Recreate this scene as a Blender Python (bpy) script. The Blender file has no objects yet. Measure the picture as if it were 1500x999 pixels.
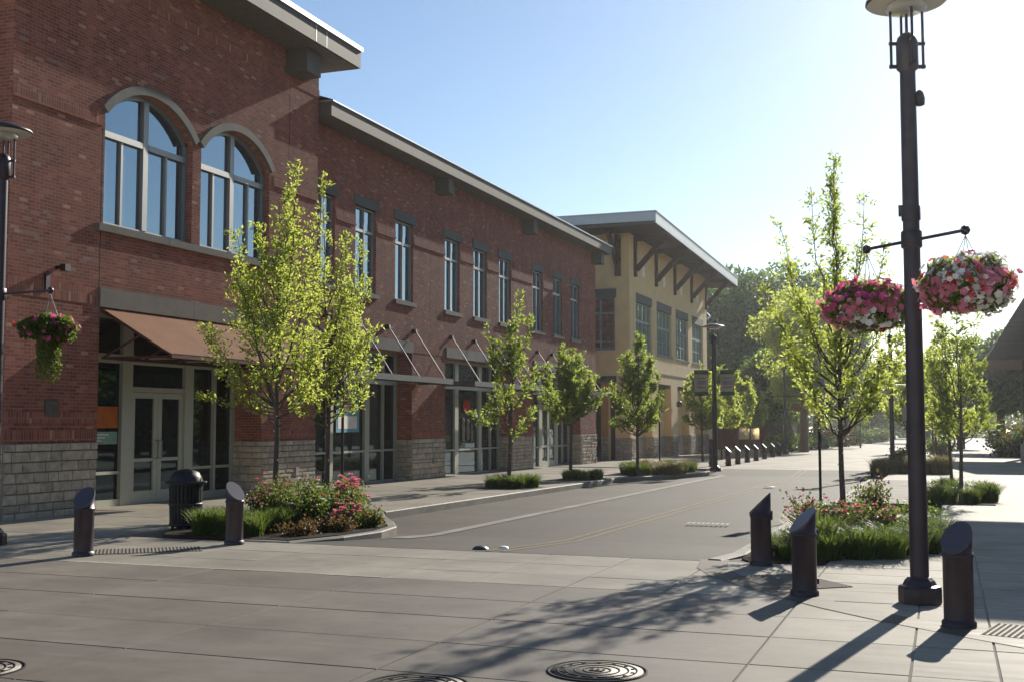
import bpy, math, random
import numpy as np
from mathutils import Vector, Matrix
R_ = math.radians
S = bpy.context.scene
COL = S.collection
random.seed(7); NR = np.random.default_rng(7)

# ---------------------------------------------------------------- camera
cam_d = bpy.data.cameras.new("camera"); cam = bpy.data.objects.new("camera", cam_d); COL.objects.link(cam)
cam.location = (0, 0, 1.65); cam.rotation_euler = (R_(93.954), 0, R_(20.408))
cam_d.sensor_width = 36; cam_d.lens = 40.8; cam_d.clip_start = .05; cam_d.clip_end = 3000
S.camera = cam
# ---------------------------------------------------------------- sky, sun, exposure
SUN_AZ, SUN_EL = 10.0, 26.5          # degrees from +Y towards +X, degrees above the horizon
w = bpy.data.worlds.new("World"); S.world = w; w.use_nodes = True
nt = w.node_tree; nt.nodes.clear()
sky = nt.nodes.new('ShaderNodeTexSky'); sky.sky_type = 'NISHITA'; sky.sun_disc = False
sky.sun_elevation = R_(SUN_EL); sky.sun_rotation = R_(SUN_AZ); sky.air_density = 1.0; sky.dust_density = 0.3; sky.ozone_density = 2.6
bg = nt.nodes.new('ShaderNodeBackground'); bg.inputs[1].default_value = .064
out = nt.nodes.new('ShaderNodeOutputWorld'); nt.links.new(sky.outputs[0], bg.inputs[0]); nt.links.new(bg.outputs[0], out.inputs[0])
sd = bpy.data.lights.new("sun", 'SUN'); sd.energy = 5.0; sd.angle = R_(.55); sd.color = (1, .93, .8)
sun = bpy.data.objects.new("sun", sd); COL.objects.link(sun); sun.location = (5, 40, 30)
sv = Vector((math.sin(R_(SUN_AZ)) * math.cos(R_(SUN_EL)), math.cos(R_(SUN_AZ)) * math.cos(R_(SUN_EL)), math.sin(R_(SUN_EL))))
sun.rotation_euler = sv.to_track_quat('Z', 'Y').to_euler()
vs = S.view_settings; vs.view_transform = 'Standard'; vs.look = 'None'; vs.exposure = 1.03; vs.gamma = 1
S.render.engine = 'CYCLES'; S.cycles.max_bounces = 7; S.cycles.transparent_max_bounces = 12

# ---------------------------------------------------------------- materials
MATS = {}
def newmat(name):
    m = bpy.data.materials.new(name); m.use_nodes = True; MATS[name] = m
    n = m.node_tree; b = n.nodes['Principled BSDF']; return m, n, b
def nd(n, t, **kw):
    x = n.nodes.new(t)
    for k, v in kw.items():
        if k in x.inputs: x.inputs[k].default_value = v
        else: setattr(x, k, v)
    return x
def ramp(n, fac, stops):
    r = n.nodes.new('ShaderNodeValToRGB'); e = r.color_ramp.elements
    while len(e) < len(stops): e.new(.5)
    for q, (p, c) in zip(e, stops): q.position = p; q.color = (*c, 1)
    n.links.new(fac, r.inputs[0]); return r.outputs[0]
def mixc(n, fac, a, b, mode='MIX'):
    m = n.nodes.new('ShaderNodeMix'); m.data_type = 'RGBA'; m.blend_type = mode
    for i, v in ((0, fac), (6, a), (7, b)):
        if hasattr(v, 'default_value') or isinstance(v, bpy.types.NodeSocket): n.links.new(v, m.inputs[i])
        else: m.inputs[i].default_value = v if i == 0 else (*v, 1)
    return m.outputs[2]
def texco(n, kind='uv', scale=1.0):
    tc = n.nodes.new('ShaderNodeTexCoord'); s = tc.outputs['UV' if kind == 'uv' else 'Object']
    if kind == 'world':
        g = n.nodes.new('ShaderNodeNewGeometry'); s = g.outputs['Position']
    mp = n.nodes.new('ShaderNodeMapping'); n.links.new(s, mp.inputs[0])
    mp.inputs['Scale'].default_value = (scale, scale, scale) if not isinstance(scale, tuple) else scale
    return mp.outputs[0]
def noise(n, vec, sc, det=4, rough=.6):
    x = nd(n, 'ShaderNodeTexNoise'); x.inputs['Scale'].default_value = sc; x.inputs['Detail'].default_value = det
    x.inputs['Roughness'].default_value = rough; n.links.new(vec, x.inputs['Vector']); return x.outputs[0]
def bump(n, b, h, st, dist=.01):
    x = n.nodes.new('ShaderNodeBump'); x.inputs['Strength'].default_value = st; x.inputs['Distance'].default_value = dist
    n.links.new(h, x.inputs['Height']); n.links.new(x.outputs[0], b.inputs['Normal'])
def simple(name, col, rough=.6, metal=0, var=.15, nsc=6, bmp=.0, kind='world', spec=None, rnd=0):
    m, n, b = newmat(name); v = texco(n, kind)
    f = noise(n, v, nsc)
    a = tuple(c * (1 - var) for c in col); c2 = tuple(min(1, c * (1 + var)) for c in col)
    o = ramp(n, f, [(.3, a), (.7, c2)])
    if rnd:
        oi = n.nodes.new('ShaderNodeObjectInfo')
        o = mixc(n, 1.0, o, ramp(n, oi.outputs['Random'], [(0, (1 - rnd,) * 3), (1, (1 + rnd,) * 3)]), 'MULTIPLY')
    n.links.new(o, b.inputs['Base Color']); b.inputs['Diffuse Roughness'].default_value = .8 if rough > .75 else 0; b.inputs['Roughness'].default_value = rough; b.inputs['Metallic'].default_value = metal
    if spec is None and rough >= .6: spec = .1
    if spec is not None: b.inputs['Specular IOR Level'].default_value = spec
    if bmp: bump(n, b, noise(n, v, nsc * 8), bmp)
    return m
def mp2(n, v):
    m = n.nodes.new('ShaderNodeMapping'); m.inputs['Scale'].default_value = (2.6, .22, 1); n.links.new(v, m.inputs[0]); return m.outputs[0]
def brickmat(name, bw, bh, vertical=False):
    m, n, b = newmat(name); v = texco(n, 'uv')
    if vertical:
        mp = n.nodes.new('ShaderNodeMapping'); mp.inputs['Rotation'].default_value = (0, 0, math.pi / 2); n.links.new(v, mp.inputs[0]); v = mp.outputs[0]
    bt = n.nodes.new('ShaderNodeTexBrick'); n.links.new(v, bt.inputs['Vector'])
    bt.offset = 0 if vertical else .5
    for k, q in dict(Scale=1.0).items(): bt.inputs[k].default_value = q
    bt.inputs['Mortar Size'].default_value = .006; bt.inputs['Mortar Smooth'].default_value = .2
    bt.inputs['Brick Width'].default_value = bw; bt.inputs['Row Height'].default_value = bh
    bt.inputs['Color1'].default_value = (0, 0, 0, 1); bt.inputs['Color2'].default_value = (1, 1, 1, 1); bt.inputs['Mortar'].default_value = (.5, .5, .5, 1)
    bt.inputs['Bias'].default_value = 0
    c = ramp(n, bt.outputs['Color'], [(0, (0.237, 0.084, 0.063)), (0.2, (0.272, 0.095, 0.07)), (0.5, (0.308, 0.108, 0.076)), (0.8, (0.344, 0.125, 0.085)), (0.95, (0.379, 0.149, 0.102)), (1, (0.499, 0.296, 0.206))])
    big = noise(n, v, 1.3, 3); c = mixc(n, .55, c, ramp(n, big, [(.3, (.62, .58, .58)), (.7, (1.25, 1.2, 1.2))]), 'MULTIPLY')
    stk = noise(n, mp2(n, v), 1.0, 3, .6); c = mixc(n, .8, c, ramp(n, stk, [(.3, (.8, .78, .78)), (.6, (1.1, 1.1, 1.1))]), 'MULTIPLY')
    # efflorescence patches on whole bricks
    ef = nd(n, 'ShaderNodeMath', operation='MULTIPLY'); n.links.new(bt.outputs['Color'], ef.inputs[0]); n.links.new(noise(n, v, .9, 2), ef.inputs[1])
    c = mixc(n, ramp(n, ef.outputs[0], [(.53, (0, 0, 0)), (.6, (.7, .7, .7))]), c, (.27, .2, .175))
    c = mixc(n, bt.outputs['Fac'], c, (.29, .22, .185))
    n.links.new(c, b.inputs['Base Color']); b.inputs['Roughness'].default_value = .9; b.inputs['Diffuse Roughness'].default_value = 1.0; b.inputs['Specular IOR Level'].default_value = .05
    inv = nd(n, 'ShaderNodeMath', operation='SUBTRACT'); inv.inputs[0].default_value = 1; n.links.new(bt.outputs['Fac'], inv.inputs[1])
    ad = nd(n, 'ShaderNodeMath', operation='MULTIPLY_ADD'); n.links.new(noise(n, v, 60), ad.inputs[0]); ad.inputs[1].default_value = .25; n.links.new(inv.outputs[0], ad.inputs[2])
    bump(n, b, ad.outputs[0], .6, .008); return m
brickmat('brick_face', .19, .0625); brickmat('brick_soldier', .19, .0625, True)
def concrete(name, col, rough=.68, rnd=.09, dirt=.5):
    m, n, b = newmat(name); b.inputs['Specular IOR Level'].default_value = .16; b.inputs['Diffuse Roughness'].default_value = .5; v = texco(n, 'world'); oi = n.nodes.new('ShaderNodeObjectInfo')
    c = ramp(n, noise(n, v, .7, 5, .65), [(.25, tuple(k * (1 - dirt * .8) for k in col)), (.75, tuple(k * (1 + dirt * .5) for k in col))])
    mp = texco(n, 'world', (.6, 5.0, 1)); st = noise(n, mp, 2.0, 4, .6)
    c = mixc(n, .5, c, ramp(n, st, [(.3, (.8, .8, .8)), (.7, (1.15, 1.15, 1.15))]), 'MULTIPLY')
    fine = noise(n, v, 90, 3); c = mixc(n, .35, c, ramp(n, fine, [(.3, (.75, .75, .75)), (.7, (1.2, 1.2, 1.2))]), 'MULTIPLY')
    spots = noise(n, v, 14, 2, .5); c = mixc(n, ramp(n, spots, [(.7, (0, 0, 0)), (.78, (.35, .35, .35))]), c, tuple(k * .45 for k in col))
    vo = nd(n, 'ShaderNodeTexVoronoi'); vo.inputs['Scale'].default_value = 2.3; n.links.new(v, vo.inputs['Vector'])
    c = mixc(n, ramp(n, vo.outputs['Distance'], [(.018, (.75, .75, .75)), (.04, (0, 0, 0))]), c, tuple(k * .3 for k in col))
    blot = noise(n, v, 1.9, 6, .75); c = mixc(n, ramp(n, blot, [(.56, (0, 0, 0)), (.68, (.45, .45, .45))]), c, tuple(k * .55 for k in col))
    if rnd: c = mixc(n, 1.0, c, ramp(n, oi.outputs['Random'], [(0, (1 - rnd,) * 3), (1, (1 + rnd,) * 3)]), 'MULTIPLY')
    n.links.new(c, b.inputs['Base Color'])
    r = nd(n, 'ShaderNodeMapRange'); n.links.new(st, r.inputs[0]); r.inputs[3].default_value = rough - .1; r.inputs[4].default_value = rough + .12; n.links.new(r.outputs[0], b.inputs['Roughness'])
    bump(n, b, fine, .12, .004); return m
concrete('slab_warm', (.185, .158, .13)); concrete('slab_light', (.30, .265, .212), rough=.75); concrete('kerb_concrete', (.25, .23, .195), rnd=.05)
concrete('walk_concrete', (.27, .235, .185), rough=.7); concrete('band_concrete', (.11, .09, .07), rnd=0); concrete('parking_concrete', (.085, .07, .055), dirt=.5)
def asphalt():
    m, n, b = newmat('asphalt'); v = texco(n, 'world')
    c = ramp(n, noise(n, v, .5, 5), [(.3, (.032, .029, .026)), (.7, (.046, .042, .038))])
    f = noise(n, v, 110, 2, .8); c = mixc(n, .8, c, ramp(n, f, [(.35, (.55, .55, .55)), (.65, (1.5, 1.5, 1.5))]), 'MULTIPLY')
    # thin sealed cracks
    vo = nd(n, 'ShaderNodeTexVoronoi', feature='DISTANCE_TO_EDGE'); vo.inputs['Scale'].default_value = .16
    wv = nd(n, 'ShaderNodeVectorMath', operation='ADD'); n.links.new(v, wv.inputs[0])
    nn = nd(n, 'ShaderNodeTexNoise'); nn.inputs['Scale'].default_value = 1.2; n.links.new(v, nn.inputs['Vector']); n.links.new(nn.outputs['Color'], wv.inputs[1]); n.links.new(wv.outputs[0], vo.inputs['Vector'])
    c = mixc(n, ramp(n, vo.outputs['Distance'], [(0, (.45, .45, .45)), (.004, (0, 0, 0))]), c, (.03, .03, .03))
    n.links.new(c, b.inputs['Base Color']); b.inputs['Roughness'].default_value = .8; b.inputs['Specular IOR Level'].default_value = .16; bump(n, b, f, .5, .006); return m
asphalt()
simple('mulch', (.045, .03, .022), .95, var=.5, nsc=30, bmp=1.0)
simple('stucco', (.74, .55, .3), .9, var=.07, nsc=2, bmp=.25); simple('stucco_orange', (.5, .28, .09), .9, var=.08, nsc=2)
simple('stone', (.43, .375, .305), .85, var=.25, nsc=7, bmp=1.0, rnd=.15); simple('joint_sand', (.4, .36, .3), .95); simple('mortar', (.26, .225, .185), .95)
simple('precast', (.145, .137, .122), .8, var=.12, nsc=3, bmp=.2)
simple('header_grey', (.1, .097, .09), .7)
simple('fascia', (.12, .112, .1), .65, var=.08, nsc=1.5); simple('soffit', (.12, .11, .095), .8); simple('roof_metal', (.42, .42, .42), .35, .6, var=.06)
simple('soffit_brown', (.11, .085, .07), .8); simple('timber_brown', (.07, .035, .028), .6)
simple('fascia_pale', (.42, .44, .45), .45, .2, var=.05)
simple('frame_grey', (.25, .25, .24), .45, .3, var=.05); simple('frame_light', (.36, .37, .31), .45, .1, var=.05); simple('frame_green', (.2, .25, .23), .5)
simple('canvas', (.31, .14, .072), .85, var=.1, nsc=2.5, bmp=.15); simple('rust_steel', (.07, .03, .025), .6)
simple('canopy_metal', (.07, .07, .068), .45, .4); simple('rod_steel', (.2, .19, .2), .55, .3)
simple('plum_metal', (.026, .015, .025), .42, .0, var=.3, nsc=9, spec=.45, bmp=.05); simple('plum_top', (.06, .05, .065), .3, spec=.7)
simple('black_metal', (.009, .008, .01), .5, spec=.35); simple('iron', (.09, .082, .07), .55, .5, var=.3, nsc=20, bmp=.4); simple('iron_dark', (.022, .019, .02), .8)
simple('bark', (.11, .085, .07), .9, var=.3, nsc=25, bmp=.6); simple('wood_brown', (.08, .055, .04), .8)
simple('white_paint', (.75, .73, .68), .5); simple('worn_white', (.3, .28, .24), .7, var=.3, nsc=14)
simple('worn_yellow', (.12, .098, .06), .75, var=.3, nsc=12); simple('tactile', (.15, .13, .11), .7, var=.1)
simple('sign_orange', (.45, .13, .03), .6); simple('sign_teal', (.22, .36, .31), .6); simple('sign_blue', (.12, .3, .42), .5); simple('sign_red', (.4, .03, .02), .6)
simple('sign_grey', (.25, .22, .22), .6); simple('banner_beige', (.42, .34, .22), .8); simple('banner_green', (.05, .1, .06), .8)
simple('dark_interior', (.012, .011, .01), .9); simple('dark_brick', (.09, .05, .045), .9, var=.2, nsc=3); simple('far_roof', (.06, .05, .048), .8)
def leafmat(name, c1, c2, tl=.45, tc=(.32, .42, .05)):
    m, n, b = newmat(name); g = n.nodes.new('ShaderNodeNewGeometry')
    c = ramp(n, g.outputs['Random Per Island'], [(0, c1), (1, c2)])
    n.links.new(c, b.inputs['Base Color']); b.inputs['Roughness'].default_value = .5; b.inputs['Specular IOR Level'].default_value = .12
    t = n.nodes.new('ShaderNodeBsdfTranslucent')
    n.links.new(ramp(n, g.outputs['Random Per Island'], [(0, tuple(k * .7 for k in tc)), (1, tc)]), t.inputs[0])
    mx = n.nodes.new('ShaderNodeMixShader'); mx.inputs[0].default_value = tl
    n.links.new(b.outputs[0], mx.inputs[1]); n.links.new(t.outputs[0], mx.inputs[2])
    n.links.new(mx.outputs[0], n.nodes['Material Output'].inputs[0]); return m
leafmat('leaf_bright', (.07, .12, .02), (.13, .18, .03), .55, (.58, .66, .12))
leafmat('leaf_mid', (.05, .09, .018), (.08, .115, .025), .5, (.42, .52, .09))
leafmat('leaf_dark', (.03, .055, .018), (.06, .1, .03), .4, (.18, .28, .06))
leafmat('leaf_grass', (.035, .065, .012), (.07, .11, .025), .4, (.2, .28, .05)); leafmat('leaf_rose', (.028, .05, .015), (.06, .09, .022), .4, (.2, .28, .05)); leafmat('leaf_rust', (.07, .035, .02), (.07, .07, .022), .35, (.2, .12, .04))
leafmat('leaf_trail', (.05, .08, .015), (.1, .13, .025), .4, (.22, .28, .05))
leafmat('leaf_dry', (.12, .1, .04), (.2, .16, .07), .3, (.3, .25, .1))
leafmat('petal_pink', (.6, .14, .24), (.8, .34, .42), .4, (.8, .25, .34)); leafmat('petal_magenta', (.42, .05, .17), (.62, .12, .28), .4, (.7, .12, .3))
leafmat('petal_white', (.7, .68, .66), (.85, .83, .8), .35, (.75, .72, .68)); leafmat('petal_red', (.4, .02, .02), (.65, .07, .04), .4, (.7, .08, .05))
leafmat('petal_coral', (.6, .1, .14), (.75, .25, .26), .4, (.8, .16, .18)); leafmat('petal_dark', (.2, .01, .05), (.35, .02, .07), .35, (.45, .02, .08))
def glass(name, col, refl, rough=.02, tint=(.66, .84, .96)):
    m, n, b = newmat(name)
    b.inputs['Base Color'].default_value = (*col, 1); b.inputs['Roughness'].default_value = .3; b.inputs['Specular IOR Level'].default_value = .05
    gl = n.nodes.new('ShaderNodeBsdfGlossy'); gl.inputs['Roughness'].default_value = rough; gl.inputs[0].default_value = (*tint, 1)
    lw = n.nodes.new('ShaderNodeLayerWeight'); lw.inputs[0].default_value = .35
    mr = nd(n, 'ShaderNodeMapRange'); mr.inputs[3].default_value = refl; mr.inputs[4].default_value = .95; n.links.new(lw.outputs['Fresnel'], mr.inputs[0])
    v = texco(n, 'world'); bp = n.nodes.new('ShaderNodeBump'); bp.inputs['Strength'].default_value = .035; bp.inputs['Distance'].default_value = .05
    n.links.new(noise(n, v, .9, 2), bp.inputs['Height']); n.links.new(bp.outputs[0], gl.inputs['Normal'])
    mx = n.nodes.new('ShaderNodeMixShader'); n.links.new(mr.outputs[0], mx.inputs[0]); n.links.new(b.outputs[0], mx.inputs[1]); n.links.new(gl.outputs[0], mx.inputs[2])
    n.links.new(mx.outputs[0], n.nodes['Material Output'].inputs[0])
glass('glass_upper', (.03, .04, .045), .28); glass('glass_shop', (.006, .008, .007), .03); glass('glass_far', (.03, .04, .045), .85, tint=(.92, .97, 1))
m, n, b = newmat('lens_glass'); b.inputs['Base Color'].default_value = (.6, .6, .55, 1); b.inputs['Roughness'].default_value = .2
b.inputs['Transmission Weight'].default_value = .6
m, n, b = newmat('shade_disc'); b.inputs['Base Color'].default_value = (.55, .52, .48, 1); b.inputs['Roughness'].default_value = .4
def M(*names): return [MATS[k] for k in names]

# ---------------------------------------------------------------- helpers
def gz(y): return -0.007 * max(0.0, y - 14)
def worldloc(o):
    v = Vector((0, 0, 0))
    while o is not None: v += o.location; o = o.parent
    return v
def link(name, me, parent=None, loc=None):
    o = bpy.data.objects.new(name, me); COL.objects.link(o)
    if parent is not None: o.parent = parent
    if loc is not None: o.location = loc
    return o
def tag(o, label=None, cat=None, group=None, kind=None):
    if label: o['label'] = label
    if cat: o['category'] = cat
    if group: o['group'] = group
    if kind: o['kind'] = kind
    return o
def thing(name, label, cat, loc, group=None, rz=0):
    o = bpy.data.objects.new(name, None); COL.objects.link(o); o.location = loc; o.rotation_euler[2] = rz; o.empty_display_size = .1
    return tag(o, label, cat, group)
class MB:
    def __init__(s): s.v = []; s.f = []; s.m = []; s.sm = []
    def add(s, vs, fs, mi=0, smooth=False):
        k = len(s.v); s.v += [tuple(p) for p in vs]; s.f += [tuple(i + k for i in f) for f in fs]; s.m += [mi] * len(fs); s.sm += [smooth] * len(fs)
    def box(s, x0, x1, y0, y1, z0, z1, mi=0):
        if x0 > x1: x0, x1 = x1, x0
        if y0 > y1: y0, y1 = y1, y0
        s.add([(x0, y0, z0), (x1, y0, z0), (x1, y1, z0), (x0, y1, z0), (x0, y0, z1), (x1, y0, z1), (x1, y1, z1), (x0, y1, z1)],
              [(0, 3, 2, 1), (4, 5, 6, 7), (0, 1, 5, 4), (1, 2, 6, 5), (2, 3, 7, 6), (3, 0, 4, 7)], mi); return s
    def obox(s, p, q, w, h, mi=0, up=(0, 0, 1)):   # bar from p to q, width w, height h
        p = Vector(p); q = Vector(q); d = (q - p).normalized(); u = Vector(up)
        if abs(d.dot(u)) > .99: u = Vector((1, 0, 0))
        a = d.cross(u).normalized() * w / 2; c = a.normalized().cross(d) * h / 2
        vs = [p - a - c, p + a - c, p + a + c, p - a + c, q - a - c, q + a - c, q + a + c, q - a + c]
        s.add(vs, [(0, 1, 2, 3), (4, 7, 6, 5), (0, 4, 5, 1), (1, 5, 6, 2), (2, 6, 7, 3), (3, 7, 4, 0)], mi); return s
    def tube(s, pts, r, n=8, mi=0, smooth=True, cap=True):
        pts = [Vector(p) for p in pts]; rs = r if isinstance(r, (list, tuple)) else [r] * len(pts); vs = []; fs = []
        for i, p in enumerate(pts):
            d = (pts[min(i + 1, len(pts) - 1)] - pts[max(i - 1, 0)]).normalized()
            u = Vector((0, 0, 1)) if abs(d.z) < .9 else Vector((1, 0, 0)); a = d.cross(u).normalized(); c = d.cross(a)
            for k in range(n): t = 2 * math.pi * k / n; vs.append(p + (a * math.cos(t) + c * math.sin(t)) * rs[i])
        for i in range(len(pts) - 1):
            for k in range(n): a = i * n + k; b2 = i * n + (k + 1) % n; fs.append((a, b2, b2 + n, a + n))
        s.add(vs, fs, mi, smooth)
        if cap:
            s.add(vs[:n], [tuple(range(n))[::-1]], mi); s.add(vs[-n:], [tuple(range(n))], mi)
        return s
    def lathe(s, c, prof, n=20, mi=0, smooth=True):   # prof: (r, z)
        vs = []; fs = []
        for r, z in prof:
            for k in range(n): t = 2 * math.pi * k / n; vs.append((c[0] + r * math.cos(t), c[1] + r * math.sin(t), c[2] + z))
        for i in range(len(prof) - 1):
            for k in range(n): a = i * n + k; b2 = i * n + (k + 1) % n; fs.append((a, b2, b2 + n, a + n))
        s.add(vs, fs, mi, smooth)
        s.add(vs[:n], [tuple(range(n))[::-1]], mi); s.add(vs[-n:], [tuple(range(n))], mi); return s
    def poly_prism(s, pts, z0, z1, mi=0):   # z0/z1 number or function of y
        f0 = z0 if callable(z0) else (lambda y: z0); f1 = z1 if callable(z1) else (lambda y: z1); n = len(pts)
        ar = sum(pts[i][0] * pts[(i + 1) % n][1] - pts[(i + 1) % n][0] * pts[i][1] for i in range(n))
        if ar < 0: pts = pts[::-1]
        vs = [(x, y, f0(y)) for x, y in pts] + [(x, y, f1(y)) for x, y in pts]
        s.add(vs, [tuple(range(n, 2 * n))] + [(i, (i + 1) % n, (i + 1) % n + n, i + n) for i in range(n)], mi); return s
    def mesh(s, name, off=Vector((0, 0, 0)), mats=()):
        me = bpy.data.meshes.new(name)
        me.from_pydata([(p[0] - off[0], p[1] - off[1], p[2] - off[2]) for p in s.v], [], s.f)
        for mt in mats: me.materials.append(mt)
        me.polygons.foreach_set('material_index', s.m); me.polygons.foreach_set('use_smooth', s.sm)
        uv = me.uv_layers.new(name='UVMap'); d = np.empty(len(me.loops) * 2); 
        for p in me.polygons:
            nx, ny, nz = (abs(q) for q in p.normal)
            for li in p.loop_indices:
                x, y, z = s.v[me.loops[li].vertex_index]
                u, v = (y, z) if nx >= ny and nx >= nz else ((x, z) if ny >= nz else (x, y))
                d[2 * li] = u; d[2 * li + 1] = v
        uv.data.foreach_set('uv', d); me.update(); return me
    def build(s, name, mats, parent=None):
        if isinstance(mats, str): mats = [mats]
        return link(name, s.mesh(name, worldloc(parent) if parent else Vector((0, 0, 0)), M(*mats)), parent)
def npmesh(name, V, F, mats, parent=None, mi=None, smooth=False, off=True):
    V = np.asarray(V, dtype=np.float32).reshape(-1, 3); F = np.asarray(F, dtype=np.int32)
    if parent is not None and off: V = V - np.array(worldloc(parent), dtype=np.float32)
    k = F.shape[1]; me = bpy.data.meshes.new(name); me.vertices.add(len(V)); me.vertices.foreach_set('co', V.ravel())
    me.loops.add(F.size); me.loops.foreach_set('vertex_index', F.ravel()); me.polygons.add(len(F))
    me.polygons.foreach_set('loop_start', np.arange(0, F.size, k, dtype=np.int32)); me.polygons.foreach_set('loop_total', np.full(len(F), k, dtype=np.int32))
    for q in mats: me.materials.append(MATS[q])
    if mi is not None: me.polygons.foreach_set('material_index', np.asarray(mi, dtype=np.int32))
    me.polygons.foreach_set('use_smooth', np.full(len(F), smooth)); me.update(calc_edges=True)
    return link(name, me, parent)
def unit(a): return a / (np.linalg.norm(a, axis=-1, keepdims=True) + 1e-9)
def leafgeo(P, D, L, W, rng):
    """folded leaf of two triangles each, base P, direction D"""
    n = len(P); D = unit(D); r = unit(rng.normal(size=(n, 3))); sd_ = unit(np.cross(D, r)); up = np.cross(sd_, D)
    L = np.broadcast_to(L, n)[:, None] * rng.uniform(.7, 1.25, (n, 1)); W = np.broadcast_to(W, n)[:, None]
    a = P; t = P + D * L - up * L * .12; l = P + D * L * .45 + sd_ * W - up * W * .35; r2 = P + D * L * .45 - sd_ * W - up * W * .35
    V = np.stack([a, l, t, r2], 1).reshape(-1, 3); i = np.arange(n)[:, None] * 4
    return V, np.concatenate([i + [0, 1, 2], i + [0, 2, 3]], 1).reshape(-1, 3)
def blades(bases, H, lean, rng, wd=.006, droop=.5):
    n = len(bases); az = rng.uniform(0, 2 * np.pi, n); h = H * rng.uniform(.55, 1.1, n); ln = lean * rng.uniform(.2, 1.2, n)
    d = np.stack([np.cos(az), np.sin(az), np.zeros(n)], 1); sd_ = np.stack([-np.sin(az), np.cos(az), np.zeros(n)], 1)
    Vs = []
    for t, wt in ((0, 1), (.4, .9), (.75, .6)):
        c = bases + d * (ln * h * t ** 1.8)[:, None] + np.array([0, 0, 1]) * (h * (t - droop * .35 * t ** 3))[:, None]
        Vs += [c - sd_ * wd * wt, c + sd_ * wd * wt]
    Vs.append(bases + d * (ln * h)[:, None] + np.array([0, 0, 1]) * (h * (1 - droop * .45))[:, None])
    V = np.stack(Vs, 1).reshape(-1, 3); i = np.arange(n)[:, None] * 7
    F = np.concatenate([i + q for q in ([0, 1, 3], [0, 3, 2], [2, 3, 5], [2, 5, 4], [4, 5, 6])], 1).reshape(-1, 3)
    return V, F
def dup(root, loc, rz=None, label=None, name=None):
    r = root.copy(); COL.objects.link(r); r.location = loc
    if rz is not None: r.rotation_euler[2] = rz
    if label: r['label'] = label
    for ch in list(root.children):
        c = ch.copy(); COL.objects.link(c); c.parent = r
        for g in list(ch.children):
            d = g.copy(); COL.objects.link(d); d.parent = c
    return r

# ================================================================= GROUND
ys = [-60, 0, 14, 60, 120, 240, 900]
g = MB()
vs_ = []; 
for y in ys: vs_ += [(-700, y, gz(y) - .16), (700, y, gz(y) - .16)]
g.add(vs_, [(2 * i, 2 * i + 1, 2 * i + 3, 2 * i + 2) for i in range(len(ys) - 1)])
tag(g.build('ground', 'walk_concrete'), kind='structure')
def strip(name, rects, mat, dz, kind='structure', under=.04, step=4.0):
    """rects: (x0,x1,y0,y1) sheets following the fall of the street"""
    m_ = MB()
    for x0, x1, y0, y1 in rects:
        n_ = max(1, int((y1 - y0) / step)); e = [y0 + (y1 - y0) * i / n_ for i in range(n_ + 1)]
        for a, b_ in zip(e[:-1], e[1:]):
            m_.poly_prism([(x0, a), (x1, a), (x1, b_), (x0, b_)], lambda y: gz(y) + dz - under, lambda y: gz(y) + dz)
    o = m_.build(name, mat); 
    if kind: tag(o, kind=kind)
    return o
# far street and plazas
strip('far_street', [(-9.4, 40, 46.5, 330)], 'slab_light', 0)
strip('plaza', [(-1.9, 40, 26.2, 46.5), (1.6, 40, -20, 26.2), (-0.1, 1.6, 15.7, 26.2)], 'slab_light', -.006)
def rdrop(y): return -.15 * min(1, max(0, (y - 13.9) / 3.2)) * min(1, max(0, (46.4 - y) / 3))
rd = MB(); pts_y = [13.87, 14.4, 15, 15.6, 16.4, 17.2, 18.5, 22, 26, 30, 34, 38, 42, 43.4, 44.4, 45.4, 46.45]
vv = []
for y in pts_y:
    xl = -8.45 if y < 16.3 else (-7.75)
    vv += [(-8.5 if y < 16.5 else -8.6, y, gz(y) + rdrop(y)), (-1.9, y, gz(y) + rdrop(y))]
rd.add(vv, [(2 * i, 2 * i + 1, 2 * i + 3, 2 * i + 2) for i in range(len(pts_y) - 1)])
tag(rd.build('road', 'asphalt'), kind='structure')
def onroad(name, x0, x1, y0, y1, mat, lift, jag=0):
    m_ = MB(); e = sorted(set([y0, y1] + [y for y in pts_y if y0 < y < y1])); v_ = []
    for y in e:
        a, b_ = (x0(y), x1(y)) if callable(x0) else (x0, x1); v_ += [(a, y, gz(y) + rdrop(y) + lift), (b_, y, gz(y) + rdrop(y) + lift)]
    m_.add(v_, [(2 * i, 2 * i + 1, 2 * i + 3, 2 * i + 2) for i in range(len(e) - 1)]); return tag(m_.build(name, mat), kind='structure')
cen = lambda y: -5.42 + .26 * min(1, (y - 14) / 22)
onroad('yellow_line', lambda y: cen(y) - .15, lambda y: cen(y) - .07, 13.95, 46.3, 'worn_yellow', .004)
onroad('yellow_line', lambda y: cen(y) + .05, lambda y: cen(y) + .13, 13.95, 46.3, 'worn_yellow', .004)
onroad('parking_lane', lambda y: -10.0, lambda y: -7.85, 15.6, 44, 'parking_concrete', .004)
onroad('gutter_strip', lambda y: -7.98 if y < 17 else -7.85, lambda y: -7.62, 16.0, 43.4, 'kerb_concrete', .009)
# worn white lettering patch on the asphalt (too worn to read)
wm = MB()
for i in range(9):
    x = -4.35 + i * .085; wm.add([(x, 20.55 + (i % 3) * .05, -.148), (x + .05, 20.55, -.148), (x + .055, 20.8, -.150), (x + .01, 20.82, -.150)], [(0, 1, 2, 3)])
tag(wm.build('worn_marking', 'worn_white'), kind='structure')
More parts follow.
